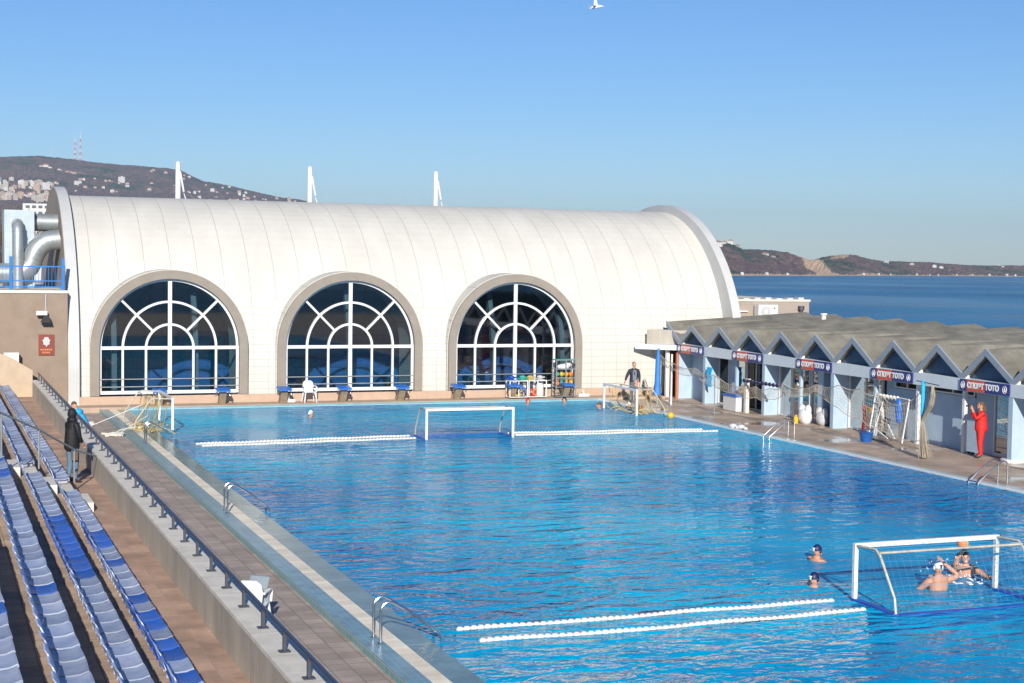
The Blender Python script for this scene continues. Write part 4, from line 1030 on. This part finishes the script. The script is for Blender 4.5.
# training goal leaning on the pavilion
tg=thing('leaning_goal','white rod goal frame with grey net leaning on the pavilion wall','goal',(31.1,44.3,.045))
ty0,ty1=45.15,43.2
MB().tube([(30.75,ty0,.05),(31.0,ty0,1.55)],.028,8).build('upright','white',tg); MB().tube([(30.75,ty1,.05),(31.0,ty1,1.50)],.028,8).build('upright','white',tg)
MB().tube([(31.0,ty0,1.55),(31.0,ty1,1.50)],.022,8).build('top_bar','white',tg)
b=MB(); rr=random.Random(2)
for (p,q) in (((30.7,ty0-.3,.1),(31.0,ty0-.45,1.3)),((30.7,ty0-.1,.5),(30.7,ty0-1.2,.12)),((30.9,ty0-.1,1.25),(30.9,ty0-.55,1.28)),((30.9,ty0-.1,.95),(30.9,ty0-.5,.98)),((30.7,ty0-.5,.6),(30.7,ty0-.35,.1)),((30.7,ty0-1.2,.6),(30.7,ty0-1.6,.15))): b.tube([p,q],.02,6)
b.build('brace','white',tg)
nb=MB(); netgrid(nb,lambda u,v:(30.98-.2*v+.18*math.sin(PI*u)*math.sin(PI*v),ty0+(ty1-ty0)*u,1.5-1.25*v-.2*math.sin(PI*u)*v),18,14,.006); nb.build('net','net_tan',tg)
fr_=MB()
for k in range(12): fr_.ell((30.95,ty0-.25-k*.1,1.48+.03*(k%2)),.05,.05,.07,8,6)
solo(fr_,'float_garland','float_w','pale string of floats along the top of the leaning goal','floats',(30.95,44.6,1.4),smooth=True)
item('blue_bag',MB().ell((30.85,43.6,1.2),.10,.16,.34,12,8).ell((30.84,43.55,.85),.10,.14,.2,10,6),'sign_blue' if 0 else 'bluepl','long blue mesh bag hanging on the leaning goal','bag',(30.85,43.6,.6))
item('red_paddle',MB().obox((31.25,46.2,.5),(.05,.10,.7),(0,.1,0)).ell((31.25,46.2,.9),.05,.1,.12,8,6),'cap_red','thin red paddle by the double door above the bucket','paddle',(31.25,46.2,.1))
item('shoe_pile',MB().ell((31.1,39.95,.09),.06,.14,.04,10,6).ell((31.12,40.15,.09),.06,.14,.04,10,6),'cap_navy','dark blue sandals left beside the person in red','sandals',(31.1,40,.045))
# ---------------------------------------------------------------- people
def skin_mesh(J,E,root,levels=1):
    idx={k:i for i,k in enumerate(J)}
    me=bpy.data.meshes.new('b'); me.from_pydata([J[k][0] for k in J],[(idx[a],idx[b]) for a,b in E],[])
    o=bpy.data.objects.new('b',me); C.objects.link(o)
    m=o.modifiers.new('s','SKIN'); m.use_smooth_shade=True; m.branch_smoothing=.4
    for k in J:
        sv=me.skin_vertices[0].data[idx[k]]; r=J[k][1]; r=r if isinstance(r,tuple) else (r,r); q=1.0 if r[0]<.013 else 1.32; sv.radius=(r[0]*q,r[1]*q); sv.use_root=(k==root)
    u=o.modifiers.new('u','SUBSURF'); u.levels=levels; u.render_levels=levels
    bpy.context.view_layer.update()
    r=bpy.data.meshes.new_from_object(o.evaluated_get(bpy.context.evaluated_depsgraph_get())); bpy.data.objects.remove(o); return r
def add_hand(J,E,w,hd,side,curl=.35,pre=''):
    """palm + five unequal fingers beyond wrist w, direction hd"""
    W=Vector(J[w][0]); hd=Vector(hd).normalized(); s=Vector(side).normalized(); nrm=hd.cross(s)
    J[pre+'palm']=(W+hd*.075,(.036,.020)); E.append((w,pre+'palm'))
    for i,L in enumerate((.068,.078,.072,.056)):
        off=s*(.030-.020*i); a=pre+'f%d'%i
        J[a+'a']=(W+hd*.105+off,.0095); J[a+'b']=(W+hd*(.105+L*.55)+off*1.1+nrm*curl*L*.3,.009); J[a+'c']=(W+hd*(.105+L*.85)+off*1.1+nrm*curl*L*.8,.0075)
        E+=[(pre+'palm',a+'a'),(a+'a',a+'b'),(a+'b',a+'c')]
    J[pre+'t1']=(W+hd*.05+s*.042,.011); J[pre+'t2']=(W+hd*.095+s*.062+nrm*.01,.009)
    E+=[(pre+'palm',pre+'t1'),(pre+'t1',pre+'t2')]
def human(loc,rz,label,cls,arms,head=None,lean=0,legs=None,mats=('skin',),hat=None,hair='hair',pose=None,z_shift=0,group=None,legspread=.1,headdir=(0,1),bulk=1.0):
    """faces local +Y. J in metres for a 1.72 m figure"""
    J={};E=[]
    def L(p):  # lean about the hips
        p=Vector(p)
        if lean and p.z>.92:
            q=p-Vector((0,0,.92)); q=Matrix.Rotation(-lean,3,'X')@q; p=q+Vector((0,0,.92))
        return p
    lg=legs or {'kneeL':(-.10,.03,.48),'footL':(-.12,0,.07),'kneeR':(.10,.03,.48),'footR':(.12,0,.07)}
    J['pel']=(Vector((0,0,.94)),(.145,.10)); J['spine']=(L((0,0,1.12)),(.135,.095)); J['chest']=(L((0,0,1.30)),(.165,.11)); J['neckb']=(L((0,0,1.44)),(.09,.07)); J['neck']=(L((0,.005,1.50)),.052)
    J['head0']=(L((0,.01,1.56)),.06)
    E+=[('pel','spine'),('spine','chest'),('chest','neckb'),('neckb','neck'),('neck','head0')]
    for s_,S in ((-1,'L'),(1,'R')):
        J['hip'+S]=(Vector((s_*.09,0,.86)),.092); J['knee'+S]=(Vector(lg['knee'+S]),.06); f_=Vector(lg['foot'+S]); J['ank'+S]=(f_+Vector((0,-.02,.03)),.042); J['toe'+S]=(f_+Vector((s_*.03,.15,-.025)),(.045,.03))
        E+=[('pel','hip'+S),('hip'+S,'knee'+S),('knee'+S,'ank'+S),('ank'+S,'toe'+S)]
        el,wr=arms[S]; J['sh'+S]=(L((s_*.185,0,1.40)),.062); J['el'+S]=(Vector(el),.046); J['wr'+S]=(Vector(wr),.030)
        E+=[('neckb','sh'+S),('sh'+S,'el'+S),('el'+S,'wr'+S)]
        d=Vector(wr)-Vector(el); add_hand(J,E,'wr'+S,d,Vector((0,0,1)) if abs(d.normalized().z)<.7 else Vector((0,1,0)),pre=S)
    if bulk!=1:
        for k_ in list(J):
            if k_ in('pel','spine','chest') or k_[:-1] in ('hip','knee','ank','sh','el'):
                r_=J[k_][1]; r_=r_ if isinstance(r_,tuple) else (r_,r_); J[k_]=(J[k_][0],(r_[0]*bulk,r_[1]*bulk))
    me=skin_mesh(J,E,'pel')
    import bmesh
    H=L((0,.02,1.64)); hd=Vector((headdir[0],headdir[1],0)).normalized()
    mb=MB(); mb.ell((0,0,0),.078,.095,.118,16,12); mb.ell((0,.095,-.012),.013,.022,.024,8,6); mb.ell((-.080,0,0),.012,.022,.033,8,6); mb.ell((.080,0,0),.012,.022,.033,8,6); mb.ell((0,.075,-.065),.045,.028,.035,10,6)
    nface=len(mb.f)
    mb.ell((-.032,.082,.015),.013,.010,.009,8,6); mb.ell((.032,.082,.015),.013,.010,.009,8,6); mb.ell((0,.093,-.055),.024,.006,.006,8,4)
    Rz=Matrix.Rotation(math.atan2(-hd.x,hd.y),3,'Z'); Rl=Matrix.Rotation(-lean*.6,3,'X')
    hv=[Rl@(Rz@Vector(v))+H for v in mb.v]
    bm=bmesh.new(); bm.from_mesh(me); n0=len(bm.faces)
    vs=[bm.verts.new(v) for v in hv]
    for fi,f_ in enumerate(mb.f):
        try: fc=bm.faces.new([vs[i] for i in f_]); fc.smooth=True
        except ValueError: pass
    bm.normal_update(); bm.faces.ensure_lookup_table()
    wL,wR=Vector(arms['L'][1]),Vector(arms['R'][1])
    ms=list(cls)  # top, trousers, shoes, skin
    for i,fc in enumerate(bm.faces):
        c=fc.calc_center_median()
        if i>=n0: fc.material_index=4 if (i-n0)>=nface else 3; continue
        if min((c-wL).length,(c-wR).length)<.035 or (min((c-wL).length,(c-wR).length)<.22 and (c-Vector(arms['L'][0])).length>.24 and (c-Vector(arms['R'][0])).length>.24): fc.material_index=3
        elif c.z<.10: fc.material_index=2
        elif (c-H).length<.16 : fc.material_index=3
        elif c.z<.90 and min((c-wL).length,(c-wR).length)>.16 and abs(c.x)<.24 and min((c-Vector(arms['L'][0])).length,(c-Vector(arms['R'][0])).length)>.14: fc.material_index=1
        else: fc.material_index=0
    me.materials.clear()
    for k in (ms[0],ms[1],ms[2],'skin','hair'): me.materials.append(M[k])
    bm.to_mesh(me); bm.free()
    o=bpy.data.objects.new('person',me); C.objects.link(o); o.location=loc; o.rotation_euler=(0,0,rz); tag(o,label,'person',group)
    # hair / hood
    hb=MB()
    if hair=='long':
        hb.ell((0,-.018,.02),.088,.095,.112,14,10,zlo=-.25); hb.ell((0,-.07,-.06),.07,.05,.14,12,8); hb.ell((.0,-.12,-.12),.035,.045,.12,10,8)
    elif hair=='hood': hb.ell((0,-.025,.01),.105,.105,.14,16,12); hb.ell((0,-.03,-.13),.13,.11,.08,14,8)
    elif hair=='short': hb.ell((0,-.018,.028),.083,.092,.103,14,10,zlo=.0)
    if hb.v:
        hv=[Rl@(Rz@Vector(v))+H for v in hb.v]; hb.v=[tuple(v) for v in hv]
        hb.build('hood' if hair=='hood' else 'hair',{'long':'hair_b','hood':'puffer','short':'hair_b'}[hair],o,smooth=True,org=(0,0,0))
    return o,H
# person in red photographing: faces left along the pool and slightly to the viewer
pr_,H=human((30.85,39.25,.045),R(62),'person in a red tracksuit holding up a camera by the pavilion door',('red','red','shoe'),
   {'L':((-.25,.20,1.22),(-.08,.28,1.50)),'R':((.25,.20,1.22),(.08,.28,1.50))},hair='long',bulk=1.22,legs={'kneeL':(-.12,.04,.48),'footL':(-.15,.02,.07),'kneeR':(.12,.0,.48),'footR':(.16,-.05,.07)})
cm=MB().obox((0,.36,1.62),(.13,.06,.09)).tube([(0,.39,1.62),(0,.47,1.62)],.03,10)
MB().tube([(0,-.01,.84),(0,-.01,.88),(0,0,1.1),(0,0,1.36)],[.17,.20,.185,.16],16).build('jacket','red',pr_,smooth=True,org=(0,0,0))
oc=cm.build('camera_device','black',None,org=(0,0,0)); oc.location=(30.85,39.25,.045); oc.rotation_euler=(0,0,R(62)); oc.name='pocket_camera'; tag(oc,'small black camera held up by the person in red','camera')
# man in dark jacket, facing viewer, hand on the goal
mn,H=human((28.2,58.75,.0),R(172),'man in a dark open jacket and jeans standing behind the far right goal',('jacket','jeansd','shoe'),
   {'L':((-.25,-.02,1.12),(-.24,.06,.86)),'R':((.33,.05,1.15),(.44,.20,.95))},hair='short',bulk=1.15)
MB().prism([(-.075,.98),(.075,.98),(.09,1.35),(.03,1.43),(-.03,1.43),(-.09,1.35)],'y',.096,.125).build('shirt_front','shirt',mn,org=(0,0,0))
# hooded figure, back to the viewer
hp,H=human((3.33,37.6,.55),R(-58),'person in a black hooded jacket and jeans seen from behind in the stand',('puffer','jeans','shoe'),
   {'L':((-.21,.06,1.12),(-.14,.25,1.02)),'R':((.21,.04,1.12),(.17,.16,.95))},hair='hood')
MB().tube([(0,-.01,.80),(0,-.01,.86),(0,0,1.1),(0,0,1.3)],[.165,.185,.175,.16],18).build('jacket_body','puffer',hp,smooth=True,org=(0,0,0))
item('shoulder_bag',MB().obox((3.36,37.36,1.22),(.15,.07,.2)).tube([(3.30,37.36,1.3),(3.32,37.36,1.42)],.008,5),'brown_door','small brown and white bag at the hip of the hooded person','bag',(3.40,37.35,1.2))
# person in bright blue bending over behind the wall
bp_,H=human((4.62,47.6,-.1),R(52),'person in a bright blue top bending forward behind the railing',('cyan','jeans','shoe'),
   {'L':((-.24,.42,1.05),(-.16,.55,.86)),'R':((.24,.42,1.05),(.16,.55,.86))},hair='short',lean=R(34))
# swimmers: one continuous upper body that continues under the water
def swimmer(loc,rz,label,cap,armsp=None,rise=.0,group='swimmers in the pool',headturn=0):
    J={};E=[]
    J['wa']=(Vector((0,-.02,-.45)),(.14,.10)); J['be']=(Vector((0,-.01,-.25)),(.145,.10)); J['ch']=(Vector((0,0,-.05)),(.17,.11)); J['nb']=(Vector((0,0,.09)),(.09,.07)); J['nk']=(Vector((0,.01,.15)),.055); J['h0']=(Vector((0,.015,.20)),.06)
    E+=[('wa','be'),('be','ch'),('ch','nb'),('nb','nk'),('nk','h0')]
    A=armsp or {'L':((-.40,.10,-.04),(-.62,.25,-.06)),'R':((.40,.12,-.06),(.60,.28,-.09))}
    for S,s_ in (('L',-1),('R',1)):
        el,wr=A[S]; J['sh'+S]=(Vector((s_*.19,0,.05)),.062); J['el'+S]=(Vector(el),.045); J['wr'+S]=(Vector(wr),.030); E+=[('nb','sh'+S),('sh'+S,'el'+S),('el'+S,'wr'+S)]
        d=Vector(wr)-Vector(el); add_hand(J,E,'wr'+S,d,Vector((0,0,1)) if abs(d.normalized().z)<.7 else Vector((0,1,0)),pre=S)
    me=skin_mesh(J,E,'ch'); import bmesh
    Hc=Vector((0,.025,.285)); mb=MB(); mb.ell((0,0,0),.078,.095,.118,16,12); mb.ell((0,.095,-.012),.013,.022,.024,8,6); mb.ell((-.080,0,0),.012,.022,.033,8,6); mb.ell((.080,0,0),.012,.022,.033,8,6); mb.ell((0,.075,-.065),.045,.028,.035,10,6)
    nf=len(mb.f); mb.ell((-.032,.082,.015),.013,.010,.009,8,6); mb.ell((.032,.082,.015),.013,.010,.009,8,6); mb.ell((0,.093,-.055),.024,.006,.006,8,4)
    Rz=Matrix.Rotation(headturn,3,'Z')
    bm=bmesh.new(); bm.from_mesh(me); n0=len(bm.faces); vs=[bm.verts.new(Rz@Vector(v)+Hc) for v in mb.v]
    for f_ in mb.f: 
        fc=bm.faces.new([vs[i] for i in f_]); fc.smooth=True
    bm.faces.ensure_lookup_table()
    for i,fc in enumerate(bm.faces): fc.material_index=1 if i>=n0+nf else 0
    me.materials.clear(); me.materials.append(M['skin']); me.materials.append(M['hair']); bm.to_mesh(me); bm.free()
    o=bpy.data.objects.new('person',me); C.objects.link(o); o.location=(loc[0],loc[1],rise); o.rotation_euler=(0,0,rz); tag(o,label,'person',group)
    cb=MB(); cb.ell((0,-.012,.022),.087,.100,.112,16,10,zlo=-.15)
    if cap in('cap_navy','cap_white','cap_red'):
        cb.ell((-.086,-.004,-.004),.018,.032,.04,8,6); cb.ell((.086,-.004,-.004),.018,.032,.04,8,6)
    cb.v=[tuple(Rz@Vector(v)+Hc) for v in cb.v]
    co_=cb.build('cap' if 'cap' in cap else 'hair',cap,o,smooth=True,org=(0,0,0))
    if cap in ('cap_navy','cap_white'):
        e=MB(); e.box(-.015,.015,-.1185,-.105,.0,.05).box(-.03,.03,-.118,-.104,.05,.07); e.v=[tuple(Rz@Vector(v)+Hc) for v in e.v]; e.build('cap_number','letter' if cap=='cap_navy' else 'cap_navy',co_,org=(0,0,0))
    return o
swimmer((16.95,26.6,0),R(-75),'upper of the two dark capped swimmers left of the near goal','cap_navy',rise=-.09)
swimmer((15.5,24.4,0),R(-75),'lower of the two dark capped swimmers left of the near goal','cap_navy',rise=-.14)
swimmer((17.62,23.5,0),R(-8),'goalkeeper in a white cap raising a bent arm inside the near goal','cap_white',{'L':((-.30,.12,-.12),(-.42,.2,-.22)),'R':((.42,.02,.12),(.17,.12,.34))},rise=.12)
swimmer((18.9,24.4,0),R(150),'dark haired player rising with an arm up towards the ball','hair_b',{'L':((-.36,.14,-.02),(-.50,.30,-.08)),'R':((.16,.10,.30),(.05,.14,.44))},rise=.08)
b=MB().ell((18.76,24.3,.66),.11,.11,.11,18,12)
ob=item('water_polo_ball',b,'orange','orange and yellow ball in the air under the near crossbar','ball',(18.76,24.3,.55))
ob.data.materials.append(M['yellow']); ob.data.materials.append(M['red'])
for i,p in enumerate(ob.data.polygons): p.material_index=(0,0,1,2)[int((math.atan2(p.center.y-0,p.center.x)+PI)/(2*PI)*8)%4]
for (x_,y_,rz,l,c_) in ((13.6,56.2,200,'lone swimmer with a pale cap below the middle window','cap_white'),(23.55,59.2,180,'swimmer at the far wall in front of the cage with the drum','cap_red'),(25.3,59.4,150,'dark capped swimmer at the far wall in front of the ball rack','cap_navy'),(25.8,56.9,90,'swimmer holding the left post of the far right goal','hair_b'),(27.0,56.7,180,'white capped swimmer inside the far right goal','cap_white'),(26.9,55.4,160,'red capped swimmer inside the far right goal','cap_red')):
    swimmer((x_,y_,0),R(rz),l,c_,rise=-.15)
ball((27.05,53.0,.08),.13,'yellow','yellow ball floating near the far right corner of the pool')
# splashes
sp_=MB(); rr=random.Random(11)
for k in range(70):
    a=rr.uniform(0,6.28); d=rr.uniform(.1,.7); h=rr.uniform(0,.55)*(1-d*.8); s_=rr.uniform(.004,.012)
    sp_.ell((18.45+d*math.cos(a),24.15+d*math.sin(a),h+.02),s_,s_,s_*rr.uniform(1,2.2),6,4)
for k in range(40):
    a=rr.uniform(0,6.28); d=rr.uniform(.25,.5); sp_.ell((18.5+d*math.cos(a),24.1+d*math.sin(a),.012),rr.uniform(.02,.06),rr.uniform(.02,.05),.012,7,4)
so_=solo(sp_,'splash','letter','white spray thrown up beside the jumping player','splash',(18.4,24.1,0)); so_['kind']='stuff'
# seagull
gl=thing('seagull','white seagull with grey wing tips gliding high over the hall','bird',(22.2,50,14.93))
b=MB(); b.tube([(22.05,50.15,14.88),(22.12,50.08,14.92),(22.25,50.0,14.94),(22.38,49.93,14.97),(22.46,49.9,14.98),(22.5,49.88,14.97)],[.02,.055,.075,.06,.045,.01],10); b.build('bird_body','white',gl,smooth=True)
def wing(s,pts,name):
    b=MB(); v=[];
    for (p,c,t) in pts:
        p=Vector(p); v+= [p+Vector((c*.5,0,t)),p+Vector((-c*.5,0,0)),p+Vector((0,0,-t))]
    fs=[]
    for i in range(len(pts)-1):
        for j in range(3): fs.append((i*3+j,i*3+(j+1)%3,i*3+3+(j+1)%3,i*3+3+j))
    b.add(v,fs+[(0,1,2),(len(v)-1,len(v)-2,len(v)-3)]); b.build(name,s,gl,smooth=True)
wing('grey',[((22.25,50,14.95),.2,.02),((22.05,49.8,14.96),.17,.015),((21.85,49.6,14.90),.12,.01),((21.68,49.5,14.84),.03,.005)],'wing')
wing('white',[((22.25,50,14.95),.2,.02),((22.33,50.2,15.12),.17,.015),((22.40,50.4,15.3),.12,.01),((22.42,50.5,15.45),.03,.005)],'wing')
MB().ell((22.5,49.88,14.975),.035,.035,.03,8,6).build('head','white',gl); MB().tube([(22.52,49.87,14.97),(22.57,49.85,14.96)],[.01,.003],6).build('beak','yellow',gl)
gl.location=(11.1,25,10.465); gl.scale=(.42,.42,.42)
# ---------------------------------------------------------------- bare winter trees
def tree(x,y,z,h,seed,label):
    r_=thing('bare_tree',label,'tree',(x,y,z),'bare trees left of the hall'); rr=random.Random(seed)
    tr=MB(); tw=MB()
    def br(p,d,L,r,dep):
        q=p+d*L; (tr if dep<2 else tw).tube([p,(p+q)/2+Vector((rr.uniform(-1,1),rr.uniform(-1,1),0))*L*.06,q],[r,r*.8,r*.6],5 if dep<2 else 3)
        if dep>=5: return
        for k in range(3 if dep<4 else 4):
            a=rr.uniform(0,6.28); e=rr.uniform(.35,.8); s_=Vector((math.cos(a)*e,math.sin(a)*e,rr.uniform(-.05,.4)))
            br(p+d*L*rr.uniform(.5,1),(d+s_).normalized(),L*rr.uniform(.6,.8),r*.55,dep+1)
    br(Vector((x,y,z)),Vector((0,0,1)),h*.27,h*.022,0)
    tr.build('trunk','trunk',r_); tw.build('crown','twig',r_)
tree(5.0,84,-.1,13,1,'bare brown tree behind the silver air unit, rightmost')
tree(3.4,80,-.1,12.5,2,'bare brown tree behind the blue fence, second from the right')
tree(-1.5,82,-.1,12.5,3,'bare brown tree behind the brown block, left of the others')
# mid-distance block of flats left
ap=thing('office_block','long white flat block seen between the bare trees and the hall','building',(8,300,-10))
hb_,_=azdir(36)
def W(u,v,z): 
    D=900; c=hb_*D; s=Vector((hb_.y,-hb_.x,0)); p=c+s*u+hb_*v; return (p.x,p.y,z)
zt=pix_height(36,203.5,900)
b=MB(); v=[W(u,q,z) for u in (-7,32) for q in (0,14) for z in (-10,zt)]
b.add(v,[(0,1,3,2),(4,6,7,5),(0,4,5,1),(2,3,7,6),(0,2,6,4),(1,5,7,3)]); b.build('wall','h_wall3',ap)
for fl_ in range(4):
    for k in range(11):
        u=-5.5+k*3.4; z=zt-2.6-fl_*3.4; MB().quad(W(u,-.1,z),W(u+2.2,-.1,z),W(u+2.2,-.1,z+1.5),W(u,-.1,z+1.5)).build('window','h_win',ap)
bpy.data.objects['office_block'].location=bpy.data.objects['office_block'].location
# ---------------------------------------------------------------- haze
hz=MB().box(-6800,6800,-1500,7600,-11.5,290)
vm=bpy.data.materials.new('haze'); vm.use_nodes=True; n=vm.node_tree; n.nodes.clear()
o_=n.nodes.new('ShaderNodeOutputMaterial'); pv_=n.nodes.new('ShaderNodeVolumePrincipled'); pv_.inputs['Density'].default_value=.00009; pv_.inputs['Color'].default_value=(.66,.84,1,1); pv_.inputs['Anisotropy'].default_value=.1
n.links.new(pv_.outputs[0],o_.inputs['Volume'])
M['haze']=vm
ho=hz.build('haze','haze',None,org=(0,0,0)); ho['kind']='stuff'; ho['label']='thin blue air haze over bay and hills'
sc.cycles.volume_bounces=0
sc.cycles.transparent_max_bounces=12

for o in C.objects:
    l=o.get('label')
    if l and len(l.split())>16: print('LONG',l)
